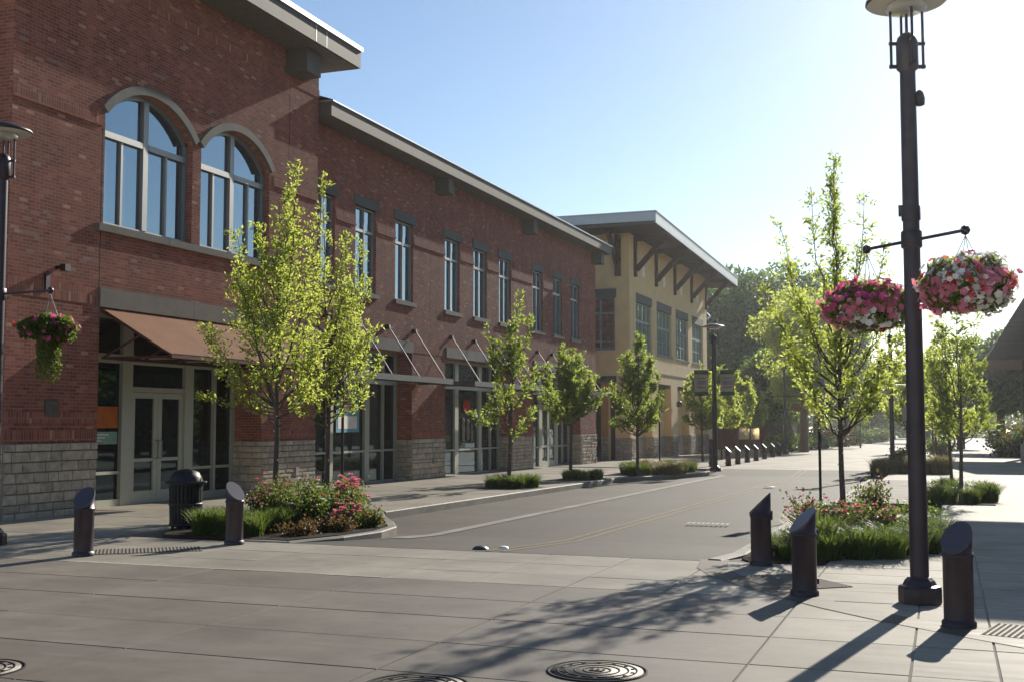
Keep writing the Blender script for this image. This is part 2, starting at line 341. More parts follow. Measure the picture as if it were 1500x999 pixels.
# ---- paving slabs, each its own piece
def slab_mesh(x0, x1, y0, y1, mat, gap=.015, zt=0.0):
    m_ = MB(); a = .0025; x0 += gap / 2; x1 -= gap / 2; y0 += gap / 2; y1 -= gap / 2
    z = lambda y: gz(y) + zt
    lo = [(x0, y0), (x1, y0), (x1, y1), (x0, y1)]; hi = [(x0 + a, y0 + a), (x1 - a, y0 + a), (x1 - a, y1 - a), (x0 + a, y1 - a)]
    V = [(x, y, z(y) - .04) for x, y in lo] + [(x, y, z(y) - .006) for x, y in lo] + [(x, y, z(y)) for x, y in hi]
    F = [(8, 9, 10, 11)] + [(i, (i + 1) % 4, (i + 1) % 4 + 4, i + 4) for i in range(4)] + [(i + 4, (i + 1) % 4 + 4, (i + 1) % 4 + 8, i + 8) for i in range(4)]
    m_.add(V, F); return m_
bed_ = MB(); bed_.poly_prism([(-14.85, -6), (1.6, -6), (1.6, 13.87), (-14.85, 13.87)], -.12, -.01)
bed_.poly_prism([(-2.35, 13.87), (1.6, 13.87), (1.6, 15.7), (-2.35, 15.7)], lambda y: gz(y) - .12, lambda y: gz(y) - .01)
plz = tag(bed_.build('paved_crossing', 'joint_sand'), kind='structure')
def put_slab(x0, x1, y0, y1, mat, parent, zt=0.0):
    r = random.uniform(-.0015, .0015); o = slab_mesh(x0, x1, y0, y1, mat, zt=zt + r).build('slab', mat, parent); return o
XL = [-13.85, -11.8, -9.75, -7.7, -5.65, -3.6, -1.3, -.25, .3, 1.6]
YL = [3.9, 4.95, 6.0, 7.08, 8.1, 9.17, 10.15, 11.2]
for i in range(len(XL) - 1):
    for j in range(len(YL) - 1):
        if XL[i] < -6 and YL[j + 1] < 5: continue
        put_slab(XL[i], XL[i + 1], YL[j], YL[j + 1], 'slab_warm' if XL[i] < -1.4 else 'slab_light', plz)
XU = [-14.85, -13.3, -11.8, -10.3, -8.75, -7.7, -6.67, -5.65, -4.62, -3.6, -2.6]
for i in range(len(XU) - 1):
    for y0, y1 in ((11.2, 12.0), (12.0, 12.93), (12.93, 13.86)):
        put_slab(XU[i], XU[i + 1], y0, y1, 'slab_light', plz)
XR = [-2.6, -1.3, -.25, .3, 1.6]
for i in range(4):
    for y0, y1 in ((11.2, 11.9), (11.9, 12.5), (12.5, 13.2), (13.2, 13.86), (13.86, 14.9), (14.9, 15.68)):
        if y1 > 13.9 and XR[i] < -1.35: continue
        put_slab(XR[i], XR[i + 1], y0, y1, 'slab_light', plz)
# shallow sandy band sweeping round the corner
arc = [(-2.62, 14.0), (-2.5, 13.2), (-2.25, 12.6), (-1.87, 12.0), (-1.42, 11.42), (-.95, 10.85), (-.45, 10.35), (.18, 9.82), (.6, 9.5), (1.6, 8.85)]
bm_ = MB(); vvv = []
for i, (x, y) in enumerate(arc):
    a = Vector(arc[max(0, i - 1)]); b2 = Vector(arc[min(len(arc) - 1, i + 1)]); d = (b2 - a).normalized(); nrm = Vector((-d.y, d.x)) * .17
    vvv += [(x - nrm.x, y - nrm.y, .005), (x + nrm.x, y + nrm.y, .005)]
bm_.add(vvv, [(2 * i, 2 * i + 2, 2 * i + 3, 2 * i + 1) for i in range(len(arc) - 1)])
tag(bm_.build('paving_band', 'band_concrete'), kind='structure')
m_ = MB(); m_.add([(-9.9, 11.17, .004), (-7.4, 11.18, .004), (-7.0, 11.21, .004), (-9.6, 11.26, .004)], [(0, 1, 2, 3)]); m_.add([(-6.4, 11.18, .004), (-5.5, 11.18, .004), (-5.5, 11.22, .004), (-6.4, 11.24, .004)], [(0, 1, 2, 3)]); tag(m_.build('lime_streak', 'worn_white'), kind='structure')
# ---- sidewalk left
side = MB()
walk_pts = [(-16.4, 13.87), (-10.9, 13.87), (-11.2, 19.8), (-10.05, 19.8), (-10.05, 36.2), (-8.45, 42.5), (-8.45, 44.5), (-8.3, 75), (-8.3, 160), (-16.4, 160)]
for y0, y1, xr in ((13.87, 19.9, -11.25), (19.9, 26, -10.05), (26, 32, -10.05), (32, 36.5, -10.05), (36.5, 40, -10.05), (40, 44, -10.05), (44, 60, -9.5), (60, 170, -9.5)):
    side.poly_prism([(-17.5, y0), (xr, y0), (xr, y1), (-17.5, y1)], lambda y: gz(y) - .14, lambda y: gz(y) - .03)
sw = tag(side.build('sidewalk', 'walk_concrete'), kind='structure')
yy = 13.87; rows = []
while yy < 46: rows.append(yy); yy += 1.55
for a, b_ in zip(rows[:-1], rows[1:]):
    xs = [-15.95, -14.3, -12.75, -11.25] if b_ < 20.2 else [-15.95, -14.3, -12.75, -11.4, -10.07]
    for x0, x1 in zip(xs[:-1], xs[1:]): put_slab(x0, x1, a, b_, 'walk_concrete', sw)
far_walk = strip('far_sidewalk', [(-17, -9.45, 46.5, 165)], 'walk_concrete', .0)
# ---- kerbs in stones
def kerb(path, parent, top=.0, wd=.16, down=.2, step=1.6):
    # subdivide the path
    P = [Vector((x, y)) for x, y in path]; out_ = [P[0]]
    for a, b2 in zip(P[:-1], P[1:]):
        n_ = max(1, round((b2 - a).length / step)); out_ += [a.lerp(b2, (i + 1) / n_) for i in range(n_)]
    nr = []
    for i in range(len(out_)):
        d = (out_[min(i + 1, len(out_) - 1)] - out_[max(0, i - 1)]).normalized(); nr.append(Vector((-d.y, d.x)))
    for i in range(len(out_) - 1):
        a, b2 = out_[i], out_[i + 1]; e = (b2 - a).normalized() * .005
        q = [a + e, b2 - e, b2 - e + nr[i + 1] * wd, a + e + nr[i] * wd]
        k = MB(); V = [(p.x, p.y, gz(p.y) - down) for p in q]
        ch = .018; V += [(p.x, p.y, gz(p.y) + top - ch) for p in q]
        cc = sum(q, Vector((0, 0))) / 4; V += [((p.x + (cc.x - p.x) * .12 if 0 else p.x + (nr[i].x * ch if j < 2 else -nr[i].x * ch)), p.y + (nr[i].y * ch if j < 2 else -nr[i].y * ch), gz(p.y) + top) for j, p in enumerate(q)]
        F = [(8, 9, 10, 11), (0, 3, 2, 1)] + [(j, (j + 1) % 4, (j + 1) % 4 + 4, j + 4) for j in range(4)] + [(j + 4, (j + 1) % 4 + 4, (j + 1) % 4 + 8, j + 8) for j in range(4)]
        k.add(V, F); k.build('kerb_stone', 'kerb_concrete', parent)
kerb([(-9.2, 13.93), (-8.42, 13.93), (-8.12, 14.9), (-8.02, 15.9), (-8.2, 16.8), (-8.7, 17.7), (-9.4, 18.8), (-9.9, 19.7)], sw, top=.012, step=.7)
kerb([(-9.9, 19.8), (-9.9, 36.4), (-8.9, 39.5), (-8.3, 42.2), (-8.3, 46.4)], sw, top=.004)
kerb([(-2.52, 13.9), (-2.36, 14.7), (-2.33, 25.0)], plz, top=.02, wd=.18, step=1.2)
# ---- beds
def bed(name, poly, z=0.0):
    m_ = MB(); m_.poly_prism(poly, lambda y: gz(y) - .13, lambda y: gz(y) + z); 
    return tag(m_.build(name, 'mulch'), kind='structure')
LB = [(-8.55, 14.1), (-8.28, 15.0), (-8.2, 15.9), (-8.36, 16.7), (-8.85, 17.6), (-9.5, 18.7), (-10.0, 19.55), (-11.2, 19.6), (-11.22, 15.2), (-10.7, 14.2), (-9.2, 14.02)]
RB = [(-2.33, 14.2), (-2.2, 13.9), (-1.35, 13.9), (-1.3, 14.95), (-.12, 15.68), (-.12, 25.0), (-2.33, 25.0)]
bed('planting_bed', LB, .02); bed('planting_bed', RB, .012)
bed('planting_bed', [(-11.5, 28.4), (-10.15, 28.4), (-10.15, 29.9), (-11.5, 29.9)], .006); bed('planting_bed', [(-11.45, 33.8), (-10.15, 33.8), (-10.15, 36), (-11.45, 36)], .006)
bed('planting_bed', [(-10.8, 37.6), (-9.0, 39.4), (-8.5, 42.4), (-8.5, 43.6), (-10.4, 43.6), (-10.9, 40)], .02)
bed('planting_bed', [(-.42, 26.2), (.95, 26.2), (.95, 30), (-.42, 30)], .01); bed('planting_bed', [(-2.55, 43.9), (.1, 43.9), (.1, 50), (-2.55, 50)], .02)
# grooved bay pavers on the right
gv = tag(strip('parking_bay', [(-2.3, -.45, 26.0, 38.5)], 'band_concrete', .0, kind=None), kind='structure')
for i in range(30):
    y = 26.1 + i * .41
    m_ = MB(); m_.poly_prism([(-2.2, y), (-.5, y - .12), (-.5, y + .14), (-2.2, y + .26)], lambda q: gz(q) - .01, lambda q: gz(q) + .012); m_.build('paver', 'walk_concrete', gv)
# tactile panels
def tactile(poly_o, ax, ay, nx, ny, sp, label):
    t = thing('tactile_panel', label, 'tactile paving', (*poly_o, .0), 'tactile panels at the crossing corners')
    ax = Vector(ax).normalized(); ay = Vector(ay).normalized(); o = Vector(poly_o); p = MB()
    c = [o, o + ax * sp * nx, o + ax * sp * nx + ay * sp * ny, o + ay * sp * ny]
    p.poly_prism([(q.x, q.y) for q in c], -.01, .0085); p.build('plate', 'tactile', t)
    d = MB()
    for i in range(nx):
        for j in range(ny):
            q = o + ax * sp * (i + .5) + ay * sp * (j + .5)
            d.lathe((q.x, q.y, .008), [(.015, 0), (.013, .004), (.006, .006)], 6)
    x = d.build('dome', 'tactile', t); x['kind'] = 'stuff'
tactile((-2.18, 12.5), (.62, -.78), (.78, .62), 23, 18, .045, 'ribbed tactile panel between the two right-hand bollards nearest the road')
tactile((.22, 9.82), (1, -.25), (.25, 1), 26, 13, .045, 'tactile panel at the right edge beside the nearest bollard')
tactile((-10.05, 11.75), (.78, .62), (-.62, .78), 32, 12, .045, 'tactile panel on the left corner in front of the trash can')
# manhole covers
def manhole(x, y, label, rot=0):
    t = thing('manhole_cover', label, 'manhole cover', (x, y, 0), 'manhole covers in the paved crossing', rot)
    MB().lathe((x, y, 0), [(.335, -.02), (.335, .0075), (.318, .0075), (.318, -.02)], 48).build('rim', 'iron_dark', t)
    MB().lathe((x, y, 0), [(.305, -.02), (.305, .006), (0.001, .006)], 48).build('lid', 'iron', t)
    for r in (.27, .215, .155, .095):
        m_ = MB(); m_.lathe((x, y, 0), [(r, .005), (r, .0095), (r - .012, .0095), (r - .012, .005)], 40); m_.build('ring', 'iron_dark', t)
    st = MB()
    for k in range(14):
        a = k * 2 * math.pi / 14; st.box(x + .24 * math.cos(a) - .012, x + .24 * math.cos(a) + .012, y + .24 * math.sin(a) - .012, y + .24 * math.sin(a) + .012, .005, .01)
    for dx in (-.04, 0, .04): st.box(x + dx - .008, x + dx + .008, y - .03 + abs(dx) * .3, y + .03, .005, .012)
    st.box(x - .045, x + .045, y - .035, y - .02, .005, .012); st.build('raised_mark', 'iron_dark', t)['kind'] = 'stuff'
manhole(-2.2, 7.53, 'round iron manhole cover in tree shade, the one farthest right'); manhole(-3.14, 6.72, 'round iron manhole cover cut by the bottom edge of the photo', .5); manhole(-6.12, 6.12, 'iron manhole cover at the bottom left corner', 1)
o = MB().lathe((0, 0, 0), [(.17, 0), (.17, .006), (.001, .006)], 24).build('valve_cover', 'iron'); o.location = (-4.85, 34.6, gz(34.6) - .105); tag(o, 'small round iron valve cover in the asphalt far down the road', 'valve cover')
# road studs
for x, y, mt, lb in ((-5.72, 14.2, 'plum_metal', 'dark domed road stud at the edge of the asphalt'), (-5.55, 14.6, 'white_paint', 'small white reflecting road stud on the yellow line')):
    o = MB().lathe((0, 0, 0), [(.11, 0), (.1, .02), (.07, .04), (.02, .05)] if mt == 'plum_metal' else [(.07, 0), (.06, .02), (.03, .03)], 16).build('road_stud', mt); o.location = (x, y, gz(y) + rdrop(y) + .003 if y > 13.9 else .003); tag(o, lb, 'road stud')

# ================================================================= BUILDINGS helpers
def wall_x(mb, x, y0, y1, z0, z1, ops, depth=.3, mi=0, face=1, reveal_mi=None):
    """wall in plane X=x seen from +X, openings (y0,y1,z0,z1[,arch rise])"""
    yc = sorted(set([y0, y1] + [q for o in ops for q in o[:2]])); zc = sorted(set([z0, z1] + [q for o in ops for q in (o[2], o[3] + (o[4] if len(o) > 4 else 0))]))
    for a, b2 in zip(yc[:-1], yc[1:]):
        for c, d in zip(zc[:-1], zc[1:]):
            ym, zm = (a + b2) / 2, (c + d) / 2
            if any(o[0] < ym < o[1] and o[2] < zm < o[3] + (o[4] if len(o) > 4 else 0) for o in ops): continue
            mb.add([(x, a, c), (x, b2, c), (x, b2, d), (x, a, d)], [(0, 1, 2, 3)], mi)
    rm = mi if reveal_mi is None else reveal_mi
    for o in ops:
        a, b2, c, d = o[:4]; xi = x - depth
        mb.add([(x, a, c), (xi, a, c), (xi, a, d), (x, a, d)], [(0, 1, 2, 3)], rm); mb.add([(x, b2, c), (x, b2, d), (xi, b2, d), (xi, b2, c)], [(0, 1, 2, 3)], rm)
        mb.add([(x, a, c), (x, b2, c), (xi, b2, c), (xi, a, c)], [(0, 1, 2, 3)], rm)
        if len(o) == 4: mb.add([(x, a, d), (xi, a, d), (xi, b2, d), (x, b2, d)], [(0, 1, 2, 3)], rm)
        else:
            rise = o[4]; ap = arcpts(a, b2, d, rise)
            for (ya, za), (yb, zb) in zip(ap[:-1], ap[1:]):
                mb.add([(x, ya, za), (x, yb, zb), (x, yb, d + rise), (x, ya, d + rise)], [(0, 1, 2, 3)], mi)
                mb.add([(x, ya, za), (xi, ya, za), (xi, yb, zb), (x, yb, zb)], [(0, 1, 2, 3)], rm)
def arcpts(a, b2, zs, rise, n=18, grow=0.0):
    h = (b2 - a) / 2; c = (a + b2) / 2; r = (h * h + rise * rise) / (2 * rise); zc = zs + rise - r; th = math.asin(min(1, h / r)); r2 = r + grow
    return [(c + r2 * math.sin(-th + 2 * th * i / n), zc + r2 * math.cos(-th + 2 * th * i / n)) for i in range(n + 1)]
def framed(parent, x, ys_, zs_, fw, fd, mat, gmat, name='window', outer=.06, ybars=(), zbars=(), skip=()):
    """window in plane X=x: outer frame, bars at ybars (y,width) and zbars (z,height); panes are its sub-parts"""
    y0, y1 = ys_; z0, z1 = zs_; m_ = MB(); e = 0.002
    m_.box(x, x + fd, y0, y0 + outer, z0, z1); m_.box(x, x + fd, y1 - outer, y1, z0, z1)
    m_.box(x, x + fd - e, y0 + outer, y1 - outer, z0, z0 + outer); m_.box(x, x + fd - e, y0 + outer, y1 - outer, z1 - outer, z1)
    yb = sorted(ybars); zb = sorted(zbars)
    for (yc, wd) in yb: m_.box(x, x + fd + .003, yc - wd / 2, yc + wd / 2, z0 + outer, z1 - outer)
    ye = [y0 + outer] + [q for yc, wd in yb for q in (yc - wd / 2, yc + wd / 2)] + [y1 - outer]
    for (zc, h) in zb:
        for a, b2 in zip(ye[::2], ye[1::2]): m_.box(x, x + fd - .004, a, b2, zc - h / 2, zc + h / 2)
    f = m_.build(name, mat, parent)
    ze = [z0 + outer] + [q for zc, h in zb for q in (zc - h / 2, zc + h / 2)] + [z1 - outer]
    for i, (a, b2) in enumerate(zip(ye[::2], ye[1::2])):
        for j, (c, d) in enumerate(zip(ze[::2], ze[1::2])):
            if (i, j) in skip: continue
            MB().box(x + .01, x + .022, a, b2, c, d).build('pane', gmat, f)
    return f
def stonework(parent, plane, fixed, a0, a1, z0, z1, out_=.035, rows=None, rough=1.0, seed=1, bw=(.24, .55)):
    """ashlar blocks as single pieces. plane 'x': face towards +X at X=fixed; 'y': face towards -Y at Y=fixed"""
    rg = random.Random(seed); z = z0
    bk = MB()
    if plane == 'x': bk.box(fixed + .001, fixed + .012, a0 + .002, a1 - .002, z0, z1 - .004)
    else: bk.box(a0 + .002, a1 - .002, fixed - .012, fixed - .001, z0, z1 - .004)
    bk.build('stone_backing', 'mortar', parent)
    while z < z1 - .04:
        h = rg.choice((.1, .14, .18)); 
        if z1 - (z + h) < .09: h = z1 - z
        a = a0 + .004
        first = True
        while a < a1 - .02:
            wdt = rg.uniform(*bw); 
            if first: wdt *= rg.uniform(.5, 1); first = False
            if a1 - (a + wdt) < .14: wdt = a1 - a
            o_ = out_ + rg.uniform(-.012, .014) * rough; g_ = .0035; m_ = MB()
            A, B, Z0, Z1 = a + g_, a + wdt - g_, z + g_, z + h - g_; c = .012
            if plane == 'x':
                V = [(fixed - .02, A, Z0), (fixed - .02, B, Z0), (fixed - .02, B, Z1), (fixed - .02, A, Z1)]
                ox = [o_ + rg.uniform(-.008, .008) * rough for _ in range(5)]
                V += [(fixed + ox[0], A + c, Z0 + c), (fixed + ox[1], B - c, Z0 + c), (fixed + ox[2], B - c, Z1 - c), (fixed + ox[3], A + c, Z1 - c), (fixed + o_ + .01 * rough, (A + B) / 2, (Z0 + Z1) / 2)]
            else:
                V = [(B, fixed + .02, Z0), (A, fixed + .02, Z0), (A, fixed + .02, Z1), (B, fixed + .02, Z1)]; V = [V[1], V[0], V[3], V[2]]
                ox = [o_ + rg.uniform(-.008, .008) * rough for _ in range(5)]
                V += [(A + c, fixed - ox[0], Z0 + c), (B - c, fixed - ox[1], Z0 + c), (B - c, fixed - ox[2], Z1 - c), (A + c, fixed - ox[3], Z1 - c), ((A + B) / 2, fixed - o_ - .01 * rough, (Z0 + Z1) / 2)]
            m_.add(V, [(4, 5, 8), (5, 6, 8), (6, 7, 8), (7, 4, 8), (0, 1, 5, 4), (1, 2, 6, 5), (2, 3, 7, 6), (3, 0, 4, 7)])
            m_.build('stone_block', 'stone', parent); a += wdt
        z += h
# ================================================================= BRICK BUILDING
TW, W2 = -14.85, -15.2
BB = thing('brick_building', 'long two-storey red brick building with arched windows, stone base and storefronts', 'building', (-15, 15.35, 0))
AR = [(17.7, 20.45), (20.75, 23.45)]; ZS, RISE = 7.5, .65
ops = [(17.67, 23.25, -.5, 3.79)] + [(a, b2, 5.36, ZS, RISE) for a, b2 in AR]
wm_ = MB(); wall_x(wm_, TW, 15.35, 25.7, -.5, 11.0, ops, .85)
wm_.add([(TW, 15.35, -.5), (TW, 15.35, 11), (-34, 15.35, 11), (-34, 15.35, -.5)], [(0, 1, 2, 3)])       # end wall towards the camera
wm_.add([(TW, 25.7, -.5), (-34, 25.7, -.5), (-34, 25.7, 11), (TW, 25.7, 11)], [(0, 1, 2, 3)])
wall = wm_.build('brick_wall', 'brick_face', BB)
WIN = [26.0, 28.4, 30.9, 34.55, 37.03, 39.5, 43.2, 45.75, 48.22]; SH = [(25.72, 32.1), (34.6, 40.85), (43.25, 49.57)]
wm_ = MB(); wall_x(wm_, W2, 25.7, 52.05, -.8, 9.6, [(a, b2, -.8, 3.72) for a, b2 in SH] + [(a, a + 1.25, 5.25, 7.65) for a in WIN], .62)
wm_.add([(W2, 52.05, -.8), (-34, 52.05, -.8), (-34, 52.05, 9.6), (W2, 52.05, 9.6)], [(0, 1, 2, 3)])
wing = wm_.build('brick_wall', 'brick_face', BB)
# soldier courses, 12 mm proud
class Multi:
    def __init__(s_, name, mat): s_.n = name; s_.m = mat
    def box(s_, *a): MB().box(*a).build(s_.n, s_.m, BB)
so = Multi('soldier_course', 'brick_soldier')
for a, b2 in ((15.35, 17.6), (23.6, 25.7)): so.box(TW + .0, TW + .02, a, b2, 7.27, 7.47)
so.box(TW, TW + .016, 15.35, 17.66, 3.82, 4.13); so.box(TW, TW + .016, 15.35, 17.66, 1.62, 1.82); so.box(TW, TW + .016, 15.35, 17.66, 1.3, 1.5)
so.box(TW, TW + .016, 23.26, 25.7, 1.25, 1.45); so.box(TW, TW + .022, 15.35, 25.7, 9.9, 10.1)
e_ = [25.75] + [q for a in WIN for q in (a - .02, a + 1.27)] + [52.05]
for a, b2 in zip(e_[::2], e_[1::2]): so.box(W2, W2 + .022, a, b2, 7.1, 7.3)
for a, b2 in ((32.11, 34.59), (40.86, 43.24), (49.58, 52.05)): so.box(W2, W2 + .016, a, b2, 1.12, 1.32); so.box(W2, W2 + .016, a + .02, b2 - .02, 3.75, 3.95)
ld = Multi('drip_course', 'brick_face')
for a, b2 in ((15.35, 17.6), (23.6, 25.7)): ld.box(TW, TW + .045, a, b2, 7.22, 7.262)
for a, b2 in zip(e_[::2], e_[1::2]): ld.box(W2, W2 + .045, a, b2, 7.05, 7.092)
# arched windows
for (a, b2) in AR:
    x = TW - .24; f = MB(); c = (a + b2) / 2; fd = .1
    ai = arcpts(a, b2, ZS, RISE, 20); inn = arcpts(a, b2, ZS, RISE, 20, -.09)
    for (p, q), (p2, q2) in zip(zip(ai[:-1], ai[1:]), zip(inn[:-1], inn[1:])):
        f.add([(x + fd, p[0], p[1]), (x + fd, q[0], q[1]), (x + fd, q2[0], q2[1]), (x + fd, p2[0], p2[1])], [(3, 2, 1, 0)]); f.add([(x + fd, p2[0], p2[1]), (x + fd, q2[0], q2[1]), (x, q2[0], q2[1]), (x, p2[0], p2[1])], [(0, 1, 2, 3)])
    f.box(x, x + fd, a, a + .08, 5.36, ZS + .02); f.box(x, x + fd, b2 - .08, b2, 5.36, ZS + .02); f.box(x, x + fd - .002, a + .08, b2 - .08, 5.36, 5.45)
    f.box(x, x + fd + .01, c - .075, c + .075, 5.45, ZS + RISE - .03)
    for s0, s1 in ((a + .08, c - .09), (c + .09, b2 - .08)):
        f.box(x, x + fd + .01, s0, s1, 7.1, 7.22)
        mid = (s0 + s1) / 2; f.box(x, x + fd - .01, mid - .028, mid + .028, 5.45, 7.1)
    fr = f.build('arched_window', 'frame_grey', BB)
    for s0, s1 in ((a + .08, c - .09), (c + .09, b2 - .08)):
        mid = (s0 + s1) / 2
        MB().box(x + .02, x + .03, s0, mid - .035, 5.45, 7.1).build('pane', 'glass_upper', fr); MB().box(x + .02, x + .03, mid + .035, s1, 5.45, 7.1).build('pane', 'glass_upper', fr)
        pn = MB(); top = [p for p in inn if s0 - .06 <= p[0] <= s1 + .06]
        pts = [(x + .03, s0, 7.22), (x + .03, s1, 7.22)] + [(x + .03, min(max(p[0], s0), s1), p[1] + .02) for p in reversed(top)]
        pn.add(pts, [tuple(range(len(pts)))]); pn.build('pane', 'glass_upper', fr)
    h = MB(); i1 = arcpts(a, b2, ZS, RISE, 22, .0); o1 = arcpts(a, b2, ZS, RISE, 22, .17); X0, X1 = TW, TW + .08
    for k in range(22):
        p, q, r, t = i1[k], i1[k + 1], o1[k + 1], o1[k]
        h.add([(X1, *p), (X1, *q), (X1, *r), (X1, *t)], [(3, 2, 1, 0)]); h.add([(X1, *t), (X1, *r), (X0, *r), (X0, *t)], [(0, 3, 2, 1)]); h.add([(X1, *p), (X0 - .1, *p), (X0 - .1, *q), (X1, *q)], [(0, 3, 2, 1)])
    h.add([(X1, *i1[0]), (X1, *o1[0]), (X0, *o1[0]), (X0, *i1[0])], [(0, 1, 2, 3)]); h.add([(X1, *i1[-1]), (X1, *o1[-1]), (X0, *o1[-1]), (X0, *i1[-1])], [(3, 2, 1, 0)])
    h.build('arch_trim', 'precast', BB)
for a, b2 in ((17.48, 19.58), (19.59, 21.6), (21.61, 23.7)): MB().box(TW - .3, TW + .11, a, b2, 5.22, 5.36).build('sill', 'precast', BB)
for a, b2 in ((17.6, 20.5), (20.51, 23.6)): MB().box(TW - .1, TW + .07, a, b2, 3.79, 4.15).build('lintel', 'precast', BB)
# upper windows of the wing
for k, a in enumerate(WIN):
    f = framed(BB, W2 - .16, (a, a + 1.25), (5.25, 7.65), .05, .09, 'frame_grey', 'glass_upper', outer=.05, ybars=[(a + .625, .035)], zbars=[(6.99, .08)])
    MB().box(W2 - .16, W2 + .09, a - .1, a + 1.35, 5.12, 5.25).build('sill', 'precast', f)
    MB().box(W2 - .1, W2 + .03, a - .12, a + 1.37, 7.65, 7.93).build('window_head', 'header_grey', f)
for a, b2 in SH:
    mid = (a + b2) / 2 
    for p, q in ((a + .02, mid - .004), (mid + .004, b2 - .02)): MB().box(W2 - .1, W2 + .06, max(p - .02, 25.72), q, 3.722, 4.05).build('lintel', 'precast', BB)
# dark rooms behind the shop glass, stone bases
stonework(BB, 'x', TW, 15.36, 17.66, -.15, 1.27, seed=3); stonework(BB, 'x', TW, 23.26, 25.69, -.2, 1.2, seed=4)
stonework(BB, 'y', 23.25, -15.68, TW + .03, -.2, 1.2, seed=5); stonework(BB, 'y', 15.35, -19.0, TW + .03, -.1, 1.27, seed=15)
for i, (a, b2) in enumerate(((32.11, 34.59), (40.86, 43.24), (49.58, 52.04))): stonework(BB, 'x', W2, a, b2, -.4, 1.12 - .02 * i, seed=6 + i, rough=1 if i < 2 else 2, bw=(.28, .62) if i < 2 else (.18, .4))
for i, y in enumerate((32.1, 40.85, 49.57)): stonework(BB, 'y', y, -15.78, W2 + .03, -.4, 1.1, seed=12 + i)
# entrance storefront in the tower
G2 = -15.7
fz = (-.06, 3.79); sf = MB()
posts = [(17.67, 17.73), (19.26, 19.58), (21.34, 21.64), (22.42, 22.5), (23.16, 23.25)]
for a, b2 in posts: sf.box(G2, G2 + .13, a, b2, -.06, 3.79)
for (a, b2) in zip([p[1] for p in posts[:-1]], [p[0] for p in posts[1:]]):
    sf.box(G2, G2 + .11, a, b2, 2.82, 3.0); sf.box(G2, G2 + .1, a, b2, 3.7, 3.79)
    if abs(a - 19.58) > .01: sf.box(G2, G2 + .11, a, b2, -.06, .1); sf.box(G2, G2 + .1, a, b2, .6, .66)
sf.box(G2, G2 + .11, 19.58, 21.34, 2.26, 2.36); st = sf.build('storefront_frame', 'frame_light', BB)
for (a, b2) in zip([p[1] for p in posts[:-1]], [p[0] for p in posts[1:]]):
    MB().box(G2 + .03, G2 + .045, a, b2, 3.0, 3.7).build('pane', 'glass_shop', st)
    if abs(a - 19.58) > .01:
        MB().box(G2 + .03, G2 + .045, a, b2, .66, 2.82).build('pane', 'glass_shop', st); MB().box(G2 + .03, G2 + .045, a, b2, .1, .6).build('pane', 'glass_shop', st)
    else: MB().box(G2 + .03, G2 + .045, a, b2, 2.36, 2.82).build('pane', 'glass_shop', st)
def leafdoor(x, a, b2, z0, z1, hs, mat='frame_light'):
    d = MB(); s_ = .13; d.box(x, x + .07, a, a + s_, z0, z1); d.box(x, x + .07, b2 - s_, b2, z0, z1); d.box(x, x + .068, a + s_, b2 - s_, z0, z0 + .26); d.box(x, x + .068, a + s_, b2 - s_, z1 - .12, z1)
    D = d.build('door', mat, BB); MB().box(x + .02, x + .035, a + s_, b2 - s_, z0 + .26, z1 - .12).build('pane', 'glass_shop', D)
    yh = b2 - .06 if hs > 0 else a + .06
    MB().tube([(x + .07, yh, z0 + .92), (x + .14, yh, z0 + .92), (x + .14, yh, z0 + 1.3), (x + .07, yh, z0 + 1.3)], .014, 8).build('handle', 'rod_steel', D)
    MB().box(x + .03, x + .05, a + s_, b2 - s_, z0 + .86, z0 + .93).build('push_bar', 'frame_light', D)
leafdoor(G2 + .02, 19.585, 20.455, -.04, 2.25, 1); leafdoor(G2 + .02, 20.465, 21.335, -.04, 2.25, -1)
MB().box(G2 + .05, G2 + .06, 18.02, 19.22, 1.52, 1.95).build('orange_sign', 'sign_orange', BB)
sg = MB(); sg.box(G2 + .05, G2 + .06, 18.02, 19.22, 1.2, 1.45); tl = sg.build('notice_sign', 'sign_teal', BB)
for k in range(3): MB().box(G2 + .06, G2 + .064, 18.3, 18.95 - .1 * k, 1.38 - k * .06, 1.4 - k * .06).build('print_line', 'white_paint', tl)
# wing storefronts
G3 = W2 - .6
framed(BB, G3, (25.72, 32.1), (-.16, 3.72), .1, .1, 'frame_light', 'glass_shop', 'storefront', .09, ybars=[(28.0, .3), (30.15, .28), (31.2, .07)], zbars=[(.8, .06), (2.85, .2)])
framed(BB, G3, (34.6, 40.85), (-.22, 3.72), .1, .1, 'frame_light', 'glass_shop', 'storefront', .09, ybars=[(36.75, .3), (38.9, .28), (39.95, .07)], zbars=[(.68, .06), (2.85, .2)])
framed(BB, G3, (43.25, 49.57), (-.28, 3.72), .1, .1, 'frame_light', 'glass_shop', 'storefront', .09, ybars=[(45.55, .3), (47.75, .28), (48.6, .07)], zbars=[(.6, .06), (2.3, .1), (2.85, .2)], skip=((1, 0), (1, 1)))
leafdoor(G3 + .02, 45.71, 46.65, -.26, 2.24, 1); leafdoor(G3 + .02, 46.66, 47.6, -.26, 2.24, -1)
po = MB(); po.box(G3 + .045, G3 + .055, 28.4, 29.75, 1.35, 2.6); pb = po.build('window_poster', 'sign_blue', BB)
MB().box(G3 + .056, G3 + .06, 28.5, 29.6, 1.45, 1.8).build('poster_figure', 'white_paint', pb)
for k in range(4): MB().box(G3 + .056, G3 + .06, 28.6, 29.5 - .12 * k, 2.0 + k * .13, 2.05 + k * .13).build('print_line', 'sign_red', pb)
rp = MB(); cyy, czz = 37.75, 2.2; pts = [(G3 + .05, cyy + .38 * math.cos(a) * (1 if k % 2 else .86), czz + .25 * math.sin(a) * (1 if k % 2 else .86)) for k, a in enumerate([i * math.pi / 12 for i in range(24)])]
